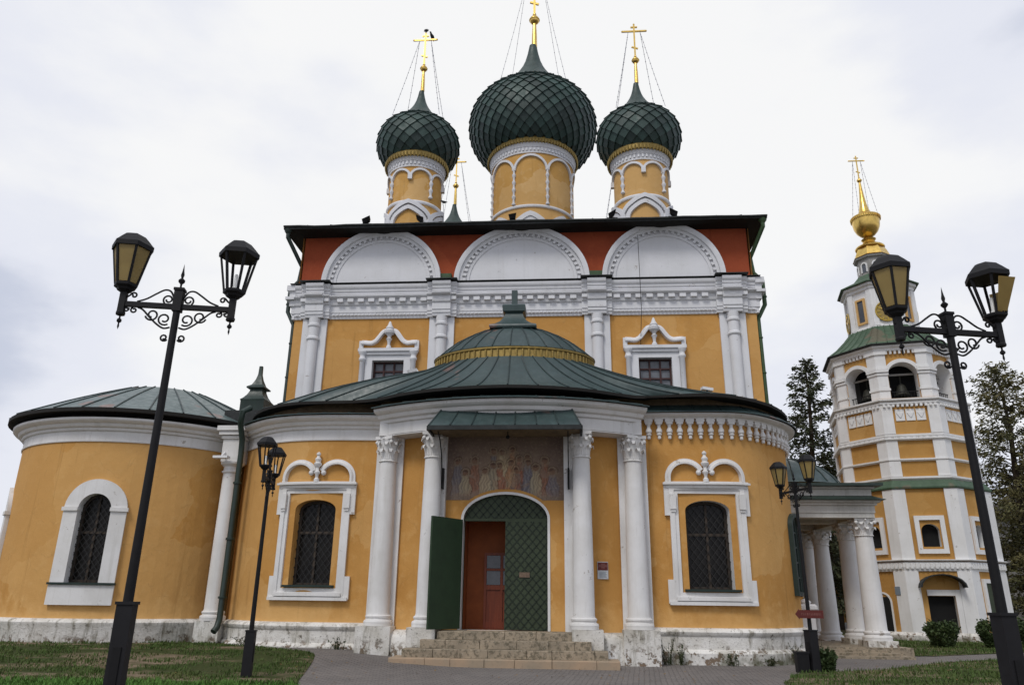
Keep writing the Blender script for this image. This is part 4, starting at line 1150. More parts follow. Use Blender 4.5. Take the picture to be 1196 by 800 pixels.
# ---- drums and onion domes
ONION = [(.660,0.),(.75,.06),(.87,.19),(.955,.34),(.995,.50),(1.0,.61),(.988,.735),(.95,.86),(.885,.975),(.785,1.08),(.66,1.165),(.52,1.235),(.40,1.285)]
SPIRE = [(.66,1.19),(.57,1.29),(.475,1.38),(.39,1.47),(.31,1.57),(.24,1.68),(.18,1.79),(.13,1.92),(.092,2.07),(.06,2.25)]
def onion(cx, cy, z0, R, N, rows):
    # resample the profile by arc length into rows
    pts = smooth_curve(ONION, 8); rs = resample(pts, rows)
    b = MB(); b.lathe([((r-.012)*R, z0+z*R) for r, z in rs], cx, cy, N*2, caps=False)
    th = .025*R if N > 30 else .035*R
    def P(k, j, off):
        r, z = rs[k]; a = 2*pi*j/N
        i0, i1 = max(k-1, 0), min(k+1, rows-1); tr, tz = rs[i1][0]-rs[i0][0], rs[i1][1]-rs[i0][1]; l = math.hypot(tr, tz) or 1
        nr, nz = tz/l, -tr/l
        rr = r*R+nr*off; return (cx+rr*cos(a), cy+rr*sin(a), z0+z*R+nz*off)
    for k in range(1, rows-1):
        for j in range(N):
            jc = j+(.5 if k % 2 else 0)
            T = P(k+1, jc, .15*th); Lf = P(k, jc-.485, .75*th); Rt = P(k, jc+.485, .75*th); Bt = P(k-1, jc, 1.5*th)
            c1 = P(k, jc-.485, -.2*th); c2 = P(k-1, jc, -.0*th); c3 = P(k, jc+.485, -.2*th)
            b.add([T, Lf, Bt, Rt, c1, c2, c3], [(0,1,2,3),(1,4,5,2),(2,5,6,3)])
    d = link('onion_dome', b, 'dome_scale', CATH, 0)
    s_ = MB(); s_.lathe([(r*R, z0+z*R) for r, z in SPIRE], cx, cy, 24); link('dome_spire', s_, 'dome_scale', d, 40)
    return d
def cross(parent, cx, cy, z, s, mat='gold', chain_r=None, chain_z=None, yaw=0.):
    """orb and eight-pointed cross; s = span of the main bar"""
    o_ = MB(); o_.lathe([(.085*s,z-1.15*s),(.075*s,z-.6*s),(.055*s,z-.14*s),(.05*s,z-.1*s)], cx, cy, 10); o_.ball((cx,cy,z), .15*s, 16, .95); o_.lathe([(.16*s,z-.015*s),(.165*s,z),(.16*s,z+.015*s)], cx, cy, 16); o_.ball((cx,cy,z+.2*s), .06*s, 10)
    link('orb', o_, mat, parent)
    k = MB(); w = .032*s; H = 1.75*s; z0 = z+.1*s
    k.box(cx-w, cx+w, cy-w, cy+w, z0, z0+H); k.box(cx-.5*s, cx+.5*s, cy-w*.8, cy+w*.8, z0+H*.80-.035*s, z0+H*.80+.035*s)
    k.box(cx-.14*s, cx+.14*s, cy-w*.8, cy+w*.8, z0+H*.92-.03*s, z0+H*.92+.03*s)
    for a, b in (((cx-.13*s,cy,z0+H*.31+.05*s),(cx+.13*s,cy,z0+H*.31-.05*s)),): k.bar(a, b, w*1.6, .06*s)
    for x, zz in ((cx-.5*s,z0+H*.8),(cx+.5*s,z0+H*.8),(cx,z0+H)): k.ball((x,cy,zz), .045*s, 8)
    c = link('cross', k, mat, parent)
    if chain_r:
        for sx, sy in ((-1,-1),(-1,1),(1,-1),(1,1)):
            a = Vector((cx+sx*.25*s, cy, z0+H*.78)); b = Vector((cx+sx*chain_r*.72, cy+sy*chain_r*.72, chain_z)); t = MB()
            t.tube([a, a.lerp(b,.5)-Vector((0,0,.06*s)), b], .011, 4)
            n = 14
            for q in range(1, n): t.ball(a.lerp(b, q/n)-Vector((0,0,.06*s*sin(pi*q/n))), .028, 6)
            link('chain', t, 'wire_metal', parent)
    return c
def drum(cx, cy, z0, z1, r, big):
    b = MB(); b.lathe([(r, z0), (r, z1)], cx, cy, 48, caps=False); d = link('drum', b, 'drum_plaster', CATH, 60)
    rp = Path(arc(cx, cy, r, -pi*1.5+.0, pi*.5, 96)); L = rp.L   # angle -pi/2 (front) is at L/2
    mid = L/2; st = L/8; H = z1-z0
    h = (4.4 if big else 2.8); sc = r/2.33
    w = MB(); zt = z1
    # top cornice with dentils, ring moulding
    ch = .66 if big else .56
    w.msweep(rp, 0, L, 96, [(-.02,zt-ch),(.05,zt-ch),(.06,zt-ch*.88),(.03,zt-ch*.86),(.03,zt-ch*.5),(.08,zt-ch*.46),(.12,zt-ch*.3),(.16,zt-ch*.12),(.16,zt),(-.02,zt)])
    nd = 72 if big else 44
    for i in range(nd): 
        q = L*i/nd; w.mbox(rp, q-.05*(1 if big else .8), q+.05*(1 if big else .8), zt-ch*.80, zt-ch*.55, .02, .10)
    zr = zt-(3.85 if big else 2.42)
    w2 = MB(); w2.msweep(rp, 0, L, 96, [(-.02,zr-.09),(.06,zr-.07),(.08,zr),(.06,zr+.07),(-.02,zr+.09)])
    link('string_course', w2, 'upper_white', d, 30)
    link('drum_cornice', w, 'upper_white', d, 30)
    a = MB(); hw = st*.5; za = zt-ch-(1.0 if big else .56); ri = (.85 if big else .42)
    for i in range(8):
        q = mid+(i-4+(0 if big else .5))*st
        a.mribbon(rp, [(q-hw*.97*cos(pi*k/14), za+ri*sin(pi*k/14)) for k in range(15)], rprof(-.06 if big else -.05, .06 if big else .05, 0, .10))
        # colonnettes (pendants between pairs on the small drums)
        qq = q+hw; long = big or (i % 2 == 0)
        zb = zr+.12 if big else za-1.0
        prof = [(.085,0),(.085,.05)]; n = 5 if big else 3
        if long:
            Hc = za-zb+.1; p = rp.P(qq, zb, .05); pr = [(.02,0)]
            for k in range(n):
                t0 = Hc*k/n; t1 = Hc*(k+1)/n; pr += [(.10,t0+.02),(.10,t0+.09),(.06,t0+.13),(.055,t1-.10),(.08,t1-.04)]
            pr.append((.08,Hc)); lathe_at(a, p, pr, 8, 1.)
        else: a.mbox(rp, qq-.09, qq+.09, za-.16, za+.1, 0, .14)
    link('arcade', a, 'upper_white', d, 30)
    # kokoshnik gables at the foot
    k_ = MB(); nk = 8 if big else 4; zk = zr-(1.4 if big else 1.05)
    for i in range(nk):
        q = mid+(i-nk//2)*L/nk; R_ = (st*.46 if big else 1.04); pk = (.95 if big else .82)
        for rr, dd in ((1., .16), (.74, .11)):
            line = [(q-R_*rr*cos(pi*t/20)*(1 if 1 else 0), zk+R_*rr*pk*sin(pi*t/20)+(.16*R_*rr*max(0, 1-abs(t-10)/3.5))) for t in range(21)]
            k_.mribbon(rp, line, rprof(-.11*max(sc,.7)-.02, .11*max(sc,.7)+.02, 0, dd))
    link('kokoshnik', k_, 'upper_white', d, 30)
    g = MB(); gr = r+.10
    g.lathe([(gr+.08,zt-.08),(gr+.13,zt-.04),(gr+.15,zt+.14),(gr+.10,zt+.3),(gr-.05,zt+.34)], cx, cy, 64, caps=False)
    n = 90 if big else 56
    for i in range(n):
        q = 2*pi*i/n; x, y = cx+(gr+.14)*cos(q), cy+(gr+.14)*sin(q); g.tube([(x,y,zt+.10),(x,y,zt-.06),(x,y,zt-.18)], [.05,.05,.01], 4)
    link('gilt_fringe', g, 'dull_shaded_gold', d, 40)
drum(XA, 37, 17.5, 24.95, 2.27, True)
dc = onion(XA, 37, 25.12, 3.58, 34, 21)
cross(dc, XA+.08, 37, 35.1, 2.0, chain_r=2.6, chain_z=29.1)
for k, (sx, y) in enumerate(((-1,31.5),(1,31.5),(-1,43),(1,43))):
    x = XA+sx*5.37
    drum(x, y, 15.9, 21.38, 1.26, False)
    dd = onion(x, y, 21.52, 1.97, 20, 14)
    cross(dd, x+.04, y, 27.35, 1.2, chain_r=1.6, chain_z=23.75)

# ---- side portico on the right
def portico():
    fl = MB(); fl.box(7.5, 11.5, 28.2, 38, -.3, .30); link('portico_floor', fl, 'step_stone', CATH)
    for k, (y0, z1) in enumerate(((27.15,.08),(27.5,.16),(27.85,.24))):
        s_ = MB(); s_.box(7.6, 10.3+(.8-k*.25), y0, 28.25, -.3, z1+.0); link('step', s_, 'step_stone', CATH)
    for x, y in ((10.62,28.9),(10.70,30.9),(10.58,33.7),(10.50,35.4)):
        pb = MB(); pb.box(x-.5, x+.5, y-.5, y+.5, -.3, .50 if y < 32 else .33); link('pedestal', pb, 'plinth_plaster', CATH)
        column(x, y, .50 if y < 32 else .33, 4.62, .36, .30, .62, 'white_plaster')
    for x, y in ((7.9, 33.5),):
        column(x, y, .33, 4.62, .36, .30, .62, 'white_plaster')
    e = MB(); X0, X1, Y0, Y1 = 6.6, 10.95, 28.48, 38
    def ring(z0, z1, d):
        e.box(X0, X1+d, Y0-d, Y0+.55, z0, z1); e.box(X1-.6, X1+d-.001, Y0+.55, Y1, z0, z1)
    for z0, z1, d in ((4.62,4.78,0),(4.782,5.05,.03),(5.052,5.14,.10),(5.142,5.22,.2)): ring(z0, z1, d)
    e.box(X0, X1+.05, Y0+.15, Y1, 5.38, 5.66); e.box(X0, X1+.15, Y0+.05, Y1, 5.662, 5.74)
    for y in (30.9, 33.7, 35.4): e.box(6.8, X1-.61, y-.25, y+.25, 4.63, 5.0)
    link('portico_entablature', e, 'dull_white', CATH)
    ce = MB(); ce.box(6.8, X1-.61, Y0+.56, Y1, 5.0, 5.06); link('portico_ceiling', ce, 'soffit_wood', CATH)
    r = MB(); r.hexa([(X0,Y0-.36,5.225),(X1+.36,Y0-.36,5.225),(X1+.36,Y1,5.225),(X0,Y1,5.225),(X0,Y0+.14,5.42),(X1+.04,Y0+.14,5.42),(X1+.04,Y1,5.42),(X0,Y1,5.42)])
    r.hexa([(X0,Y0-.18,5.745),(X1+.38,Y0-.18,5.745),(X1+.38,Y1,5.745),(X0,Y1,5.745),(X0,Y0-.18,5.84),(X1+.38,Y0-.18,5.84),(X1+.38,Y1,5.84),(X0,Y1,5.84)])
    link('portico_roof', r, 'pipe_green', CATH, 0)
    d = MB(); cx, cy = 8.9, 31.5
    d.lathe([(2.0,5.84),(1.95,6.1)], cx, cy, 40); o = link('gilt_cresting', d, 'dull_shaded_gold', CATH)
    g = MB()
    for i in range(60):
        a = 2*pi*i/60; g.tube([(cx+2.02*cos(a),cy+2.02*sin(a),5.98),(cx+2.02*cos(a),cy+2.02*sin(a),5.84)], [.05,.01], 4)
    link('fringe', g, 'gold', o)
    d = MB(); pr = [(2.1,6.05),(1.98,6.12),(1.75,6.42),(1.4,6.75),(.95,7.02),(.5,7.18),(.15,7.24)]; d.lathe(pr, cx, cy, 40); o = link('portico_dome', d, 'teal_roof', CATH, 50)
    s_ = MB()
    for i in range(18):
        a = 2*pi*i/18; s_.tube([(cx+q*cos(a), cy+q*sin(a), z+.015) for q, z in pr[1:]], .03, 5)
    link('seam', s_, 'seam', o)
portico()
CATH_DONE = True

# ------------------------------------------------------------------ bell tower
def bell_tower():
    cx, cy = 19.35, 45.0; rot = radians(-11.5)
    T = thing('bell_tower', 'tall octagonal yellow and white bell tower with clocks and a gilded spire', 'tower', (cx, cy, 0))
    ap = 3.60; apM = 3.36; apB = 3.08
    def face(k, a=ap):
        """outer face k of an octagon with apothem a; face 0 looks to the camera side (-Y)"""
        an = -pi/2+rot+k*pi/4; n = Vector((cos(an), sin(an))); t = Vector((-n.y, n.x)); h = a*math.tan(pi/8)
        c = Vector((cx, cy))+n*a
        return Path([tuple(c-t*h), tuple(c+t*h)])
    def octa(levels, mb=None):
        """prism through (apothem, z) levels"""
        mb = mb or MB(); vs = []; fs = []
        for a, z in levels:
            R = a/cos(pi/8)
            for k in range(8):
                an = -pi/2+rot+pi/8+k*pi/4; vs.append((cx+R*cos(an), cy+R*sin(an), z))
        for i in range(len(levels)-1):
            for k in range(8): fs.append((i*8+k, i*8+(k+1)%8, i*8+8+(k+1)%8, i*8+8+k))
        fs += [tuple(range(8))[::-1], tuple(range(len(levels)*8-8, len(levels)*8))]
        return mb.add(vs, fs)
    W2 = ap*math.tan(pi/8); L = 2*W2
    wall = MB()
    for k in range(8):
        m = face(k); c = L/2; rev = MB()
        ops = []
        if k % 2 == 0 and k in (0, 6, 2): ops = [(c, .42, 4.55, 5.35, .35)]
        elif k in (7, 1, 5, 3): ops = [(c, .40, 4.55, 5.35, .35)]
        if k == 0: ops2 = [(c, .62, .0, 2.15, .001)]
        else: ops2 = []
        f, rv = wall_open(m, 0, L, 2, 0, 4.1, ops2, .4); wall.add(f.v, f.f); rev.add(rv.v, rv.f)
        f, rv = wall_open(m, 0, L, 2, 4.1, 7.5, ops, .4); wall.add(f.v, f.f); rev.add(rv.v, rv.f)
        mM = face(k, apM); f, rv = wall_open(mM, 0, mM.L, 2, 7.45, 12.5, [], .4); wall.add(f.v, f.f)
        mB = face(k, apB); f, rv = wall_open(mB, 0, mB.L, 2, 12.4, 15.5, [(mB.L/2, .74, 12.55, 13.95, .66)], .70); wall.add(f.v, f.f)
        link('belfry_arch', rv, 'tower_white', T, 0)
        for op in ops+ops2:
            void = MB(); void.mbox(m, op[0]-op[1], op[0]+op[1], op[2], op[3]+op[4], -.5, -.35); link('window_pane', void, 'void_dark', T, 0)
        link('opening_reveal', rev, 'tower_white', T, 0)
    link('wall', wall, 'tower_plaster', T, 0)
    inner = MB(); octa([(1.9, 12.45), (1.9, 15.45)], inner); link('belfry_core', inner, 'void_dark', T, 0)
    # corner pilasters in stages
    for k in range(8):
        an = -pi/2+rot+pi/8+k*pi/4
        p = MB(); mA = (face(k), face((k+1) % 8), 2*ap*math.tan(pi/8)); mMm = (face(k, apM), face((k+1) % 8, apM), 2*apM*math.tan(pi/8)); mBb = (face(k, apB), face((k+1) % 8, apB), 2*apB*math.tan(pi/8)); LA = L
        for z0, z1, w, d in ((0,3.35,.60,.10),(3.84,7.49,.57,.10),(8.2,10.15,.53,.10),(10.5,12.1,.52,.10),(12.5,15.3,.50,.12)):
            zs = [z0, z1]; m0, m1, L = mA if z0 < 8 else (mMm if z0 < 12.4 else mBb)
            vs = []
            for z in zs:
                q = d*math.tan(pi/8)
                vs += [m0.P(L-w,z,-.02), m0.P(L-w,z,d), m0.P(L+q,z,d), m1.P(w,z,d), m1.P(w,z,-.02)]
            p.add(vs, [(0,1,6,5),(1,2,7,6),(2,3,8,7),(3,4,9,8),(4,3,2,1,0),(5,6,7,8,9)])
        m0, m1, L = mBb
        for z0, z1, d in ((13.0,13.12,.17),(13.9,14.02,.18),(14.06,14.2,.24),(14.24,14.36,.17),(15.1,15.3,.2)):
            w = .54; q = d*math.tan(pi/8); vs = []
            for z in (z0, z1): vs += [m0.P(L-w,z,-.02), m0.P(L-w,z,d), m0.P(L+q,z,d), m1.P(w,z,d), m1.P(w,z,-.02)]
            p.add(vs, [(0,1,6,5),(1,2,7,6),(2,3,8,7),(3,4,9,8),(4,3,2,1,0),(5,6,7,8,9)])
        link('pilaster', p, 'tower_white', T, 0); L = LA
    def band(z0, z1, d, mat, name='string_course', dent=0):
        a_ = ap if z0 < 7.9 else apM
        b = MB(); octa([(a_-.05,z0),(a_+d*.5,z0),(a_+d,z0+(z1-z0)*.4),(a_+d,z1-(z1-z0)*.15),(a_-.05,z1)], b)
        if dent:
            for k in range(8):
                m = face(k, a_); L = m.L; n = int(L/dent)
                for i in range(n): b.mbox(m, (i+.25)*L/n, (i+.75)*L/n, z0-.12 if name != 'frieze' else z0+.12, z0+.02 if name != 'frieze' else z1-.12, 0, d+.05)
        return link(name, b, mat, T, 0)
    band(3.35, 3.84, .14, 'tower_white', 'frieze', .22); band(3.84, 3.93, .24, 'tower_white')
    lr = MB(); octa([(ap-.05,7.50),(ap+.16,7.52),(ap+.17,7.60),(apM+.14,7.98),(apM-.05,7.98)], lr); link('ledge_roof', lr, 'tower_roof', T, 0); band(7.985, 8.2, .20, 'tower_white')
    band(9.0, 9.16, .15, 'tower_white'); band(10.12, 10.28, .20, 'tower_white'); band(10.285, 10.5, .13, 'tower_white', 'string_course', .3)
    band(12.1, 12.28, .16, 'tower_white', 'string_course', .22); band(12.285, 12.45, .26, 'tower_white')
    bs = MB(); octa([(ap+.22,-.3),(ap+.22,.28),(ap+.10,.42),(ap-.1,.42)], bs); link('plinth', bs, 'plinth_plaster', T, 0)
    for k in range(8):
        m = face(k); c = L/2
        fr = MB(); fr.mribbon(m, [(c-.60,4.32),(c-.60,6.0),(c+.60,6.0),(c+.60,4.32)], rprof(-.11,.11,0,.12), True); link('window_frame', fr, 'tower_white', T, 0)
        mB = face(k, apB); cB = mB.L/2
        ac = MB(); ac.mribbon(mB, [(cB-.84*cos(pi*i/18), 13.95+.76*sin(pi*i/18)) for i in range(19)], rprof(-.10,.10,0,.13)); link('arch_trim', ac, 'tower_white', T, 30)
        if k not in (3, 4, 5):
            ni = MB(); mM = face(k, apM); cM = mM.L/2
            for q in (-.52, 0, .52):
                ni.mbox(mM, cM+q-.225, cM+q+.225, 11.22, 11.86, 0, .05)
                ni.hexa([mM.P(cM+a_, z_, d_) for d_ in (.05, .09) for a_, z_ in ((q-.17,11.66),(q+.17,11.66),(q+.03,11.4),(q-.03,11.4))])
            link('niche', ni, 'tower_white', T, 0)
            rl = MB(); rl.mbox(mB, cB-.74, cB+.74, 12.98, 13.02, -.3, -.26); 
            for i in range(9): rl.mbox(mB, cB-.68+i*.17-.01, cB-.68+i*.17+.01, 12.55, 12.98, -.29, -.27)
            link('railing', rl, 'black_iron', T, 0)
            bm_ = MB(); bm_.mbox(mB, cB-.74, cB+.74, 14.02, 14.12, -.66, -.58); link('bell_beam', bm_, 'house_grey', T, 0)
    for k in (0, 7):
        m = face(k, 2.32); p = m.P(m.L/2, 12.75, 0); b = MB()
        b.lathe([(.40,0),(.385,.04),(.32,.16),(.26,.38),(.21,.55),(.11,.63),(.04,.65),(.04,1.2)], p.x, p.y, 20, cz=p.z+.15); link('bell', b, 'bronze', T, 40)
    # door with hood
    m = face(0); c = L/2
    dr = MB(); dr.mbox(m, c-.62, c+.62, .1, 2.15, -.34, -.28); link('door', dr, 'void_dark', T)
    df = MB(); df.mbox(m, c+.63, c+.88, .3, 2.4, 0, .10); df.mbox(m, c-.62, c+.88, 2.17, 2.45, 0, .09); link('door_trim', df, 'tower_white', T)
    hd = MB(); n = 10
    for i in range(n):
        a0, a1 = pi*i/n, pi*(i+1)/n
        P = lambda a, d, r: m.P(c+.05-.98*r*cos(a), 2.55+.60*r*sin(a), d)
        hd.hexa([P(a0,0,1), P(a1,0,1), P(a1,.75,1), P(a0,.75,1), P(a0,0,1.08), P(a1,0,1.08), P(a1,.75,1.08), P(a0,.75,1.08)])
    link('door_hood', hd, 'dark_roof', T, 40)
    m = face(1); wd = MB(); wd.mribbon(m, [(c-.55,.95),(c-.55,2.9),(c+.55,2.9),(c+.55,.95)], rprof(-.10,.10,0,.12), True); o = link('low_window', wd, 'tower_white', T, 0)
    ws = MB(); ws.mbox(m, c-.46, c+.46, 1.0, 2.85, 0, .05); link('shutter', ws, 'door_green_face', o)
    m = face(7); wd = MB(); wd.mribbon(m, arch_line(c, .5, .4, 1.8, .5), rprof(-.04,.04,0,.05)); ws = MB(); ws.mbox(m, c-.46, c+.46, .4, 2.1, 0, .04); o = link('low_window', wd, 'tower_white', T, 0); link('shutter', ws, 'void_dark', o)
    m = face(7); pq = MB(); pq.mbox(m, L-.62, L-.34, 2.2, 2.6, .1, .14); link('plaque', pq, 'sign_print', T)
    # belfry eaves and first roof
    ev = MB(); octa([(apB-.05,15.3),(apB+.16,15.32),(apB+.18,15.45),(apB+.28,15.5),(apB+.30,15.62),(apB-.05,15.64)], ev)
    for k in range(8):
        mm = face(k, apB); L3 = mm.L
        for i in range(11): ev.mbox(mm, (i+.25)*L3/11, (i+.75)*L3/11, 15.12, 15.33, 0, .14)
    link('cornice', ev, 'tower_white', T, 0)
    ew = MB(); octa([(apB+.26,15.6),(apB+.46,15.64),(apB+.47,15.70),(apB+.2,15.76)], ew); link('eave', ew, 'dark_roof', T, 0)
    r1 = MB(); octa([(apB+.45,15.702),(2.95,16.15),(2.42,16.7),(1.98,17.25)], r1); link('belfry_roof', r1, 'tower_roof', T, 0)
    sm = MB()
    for k in range(8):
        an = -pi/2+rot+k*pi/4; n_ = Vector((cos(an), sin(an))); t_ = Vector((-n_.y, n_.x))
        for q in (-.8, -.4, 0, .4, .8):
            sm.tube([tuple(Vector((cx,cy))+n_*a+t_*(q*a*math.tan(pi/8)))+(z+.02,) for a, z in ((apB+.43,15.72),(2.95,16.15),(2.42,16.7),(1.98,17.25))], .03, 4)
    link('seam', sm, 'tower_roof', T, 0)
    # clock tier
    a2 = 1.78; t2 = MB(); octa([(a2+.16,17.1),(a2+.16,17.32),(a2,17.36),(a2,19.7),(a2+.1,19.74),(a2+.12,19.9),(a2+.24,19.96),(a2+.26,20.1),(a2,20.14)], t2); L2 = 2*a2*math.tan(pi/8)
    for k in range(8):
        m0 = face(k, a2); m1 = face((k+1)%8, a2); w = .26; d = .1; q = d*math.tan(pi/8); vs = []
        for z in (17.36, 19.7): vs += [m0.P(L2-w,z,-.02), m0.P(L2-w,z,d), m0.P(L2+q,z,d), m1.P(w,z,d), m1.P(w,z,-.02)]
        t2.add(vs, [(0,1,6,5),(1,2,7,6),(2,3,8,7),(3,4,9,8)])
    link('clock_tier', t2, 'tower_white', T, 0)
    for k in range(8):
        m = face(k, a2); c2 = L2/2
        if k % 2:
            w = MB(); w.mribbon(m, [(c2-.26,17.7),(c2-.26,19.2),(c2+.26,19.2),(c2+.26,17.7)], rprof(-.06,.06,0,.10), True); o = link('window_frame', w, 'drum_plaster', T, 0)
            v = MB(); v.mbox(m, c2-.2, c2+.2, 17.75, 19.15, 0, .03); link('window_pane', v, 'glass_grey', o)
        else:
            p = m.P(c2, 18.2, .05); nn = m.N(c2); tt = Vector((-nn.y, nn.x)); ck = MB(); R = .64
            def Q(r, a, d): return Vector((p.x+tt.x*r*sin(a)+nn.x*d, p.y+tt.y*r*sin(a)+nn.y*d, p.z+r*cos(a)))
            n = 36; ck.add([Q(R, 2*pi*i/n, 0) for i in range(n)]+[Q(R, 2*pi*i/n, .06) for i in range(n)], [tuple(range(n, 2*n))]+[(i, (i+1)%n, n+(i+1)%n, n+i) for i in range(n)])
            o = link('clock', ck, 'clock_face', T, 30)
            dl = MB(); dl.tube([Q(R-.03, 2*pi*i/n, .07) for i in range(n)], .045, 6, True)
            for h in range(12): dl.bar(Q(R*.62, h*pi/6, .075), Q(R*.88, h*pi/6, .075), .07, .02, (nn.x, nn.y, 0))
            link('dial', dl, 'clock_gold', o); hn = MB()
            for a, l in ((radians(300), .38), (radians(350), .54)): hn.bar(Q(-.12, a, .10), Q(l, a, .10), .06, .02, (nn.x, nn.y, 0))
            link('hand', hn, 'gold', o)
    r2 = MB(); octa([(a2+.42,20.12),(a2+.42,20.18),(1.35,20.65),(.98,21.1)], r2); link('upper_roof', r2, 'tower_roof', T, 0)
    t3 = MB(); octa([(.98,21.0),(.98,21.15),(.86,21.2),(.86,22.2),(1.0,22.25),(1.02,22.36),(.9,22.4)], t3)
    link('lantern_tier', t3, 'house_grey', T, 0)
    for k in range(8):
        m = face(k, .86); w = MB(); w.mribbon(m, arch_line(m.L/2, .18, 21.3, 21.75, .18, 10), rprof(-.04,.04,0,.06)); o = link('window_frame', w, 'tower_white', T, 30)
        v = MB(); v.mbox(m, m.L/2-.15, m.L/2+.15, 21.3, 21.82, 0, .02); link('window_pane', v, 'glass_grey', o)
    g = MB(); octa([(1.06,22.38),(1.0,22.44),(.88,22.8),(.72,23.15)], g); link('gilt_skirt', g, 'gold', T, 0)
    g = MB(); g.lathe([(.86,23.1),(.88,23.16),(.82,23.24),(.62,23.34),(.42,23.5),(.34,23.64),(.40,23.72),(.44,23.78),(.30,23.86),(.22,24.05)], cx, cy, 32); link('gilt_collar', g, 'gold', T, 40)
    g = MB(); g.lathe([(.22,24.0),(.42,24.08),(.64,24.32),(.77,24.62),(.82,24.95),(.82,25.12),(.87,25.16),(.87,25.34),(.82,25.38),(.6,25.48),(.42,25.6),(.36,25.7)], cx, cy, 40)
    for i in range(40):
        a = 2*pi*i/40; g.tube([(cx+.88*cos(a), cy+.88*sin(a), 25.3), (cx+.88*cos(a), cy+.88*sin(a), 25.08)], [.045,.015], 4)
    gb = link('gilt_bulb', g, 'gold', T, 40)
    g = MB(); g.lathe([(.40,25.65),(.30,25.9),(.22,26.3),(.15,26.9),(.10,27.5),(.07,27.95)], cx, cy, 20); link('gilt_spire', g, 'gold', T, 40)
    cross(gb, cx, cy, 28.1, 1.0, chain_r=.8, chain_z=25.35)
bell_tower()

# ------------------------------------------------------------------ street lamps
def spiral(cx, cz, r0, turns, a0, sgn, n=18):
    return [(cx+r0*(1-.62*i/n)*cos(a0+sgn*2*pi*turns*i/n), cz+r0*(1-.62*i/n)*sin(a0+sgn*2*pi*turns*i/n)) for i in range(n+1)]
def lantern(root, x, zj, panes):
    """six-sided lantern at arm end x; > frame, roof, glass panes"""
    holder = MB(); holder.box(x-.035, x+.035, -.035, .035, zj-.14, zj+.16); holder.lathe([(.05,-.16),(.055,-.14),(.05,-.12)], x, 0, 8, cz=zj)
    holder.lathe([(.0,-.34),(.012,-.30),(.008,-.26),(.028,-.24),(.028,-.22),(.01,-.20),(.012,-.14)], x, 0, 8, cz=zj)
    holder.lathe([(.045,.12),(.09,.15),(.10,.17),(.13,.19),(.135,.20),(.135,.225),(.12,.23)], x, 0, 6, cz=zj)
    o = link('lantern', holder, 'black_iron', root, 25)
    zb, zt, rb, rt = zj+.225, zj+.70, .122, .218
    fr = MB()
    for k in range(6):
        a = k*pi/3; b = (k+1)*pi/3
        fr.bar((x+rb*cos(a), rb*sin(a), zb), (x+rt*cos(a), rt*sin(a), zt), .028, .022)
        fr.bar((x+rt*cos(a), rt*sin(a), zt), (x+rt*cos(b), rt*sin(b), zt), .025, .03)
    link('lantern_frame', fr, 'black_iron', o)
    rf = MB(); rf.lathe([(.240,-.035),(.243,.02),(.222,.04),(.18,.09),(.125,.15),(.085,.17),(.0,.175)], x, 0, 6, cz=zt)
    link('lantern_roof', rf, 'black_iron', o, 25)
    for k in range(6):
        st = panes[k] if isinstance(panes, (list, tuple)) else panes
        if not st: continue
        a = k*pi/3; b = (k+1)*pi/3; m = (a+b)/2; out = Vector((cos(m), sin(m), 0)); g = MB()
        q = [Vector((x+rb*cos(a)*.97, rb*sin(a)*.97, zb+.01)), Vector((x+rb*cos(b)*.97, rb*sin(b)*.97, zb+.01)), Vector((x+rt*cos(b)*.96, rt*sin(b)*.96, zt-.02)), Vector((x+rt*cos(a)*.96, rt*sin(a)*.96, zt-.02))]
        if st == 2:         # pane slipped outwards
            q[2] += out*.10-Vector((0,0,.09)); q[3] += out*.10-Vector((0,0,.09)); q[0] += out*.02; q[1] += out*.02
        if st == 3:
            q[2] -= Vector((0,0,.10)); q[3] -= Vector((0,0,.02))
        g.hexa(q+[p+out*.006 for p in q]); link('glass_pane', g, 'amber_glass', o, 0)
    if not panes or (isinstance(panes, (list, tuple)) and not all(panes)):
        b = MB(); b.lathe([(.03,0),(.03,.05),(.022,.06),(.022,.20),(.012,.22),(0,.222)], x, 0, 10, cz=zb); link('bulb', b, 'bulb_white', o, 40)
    return o
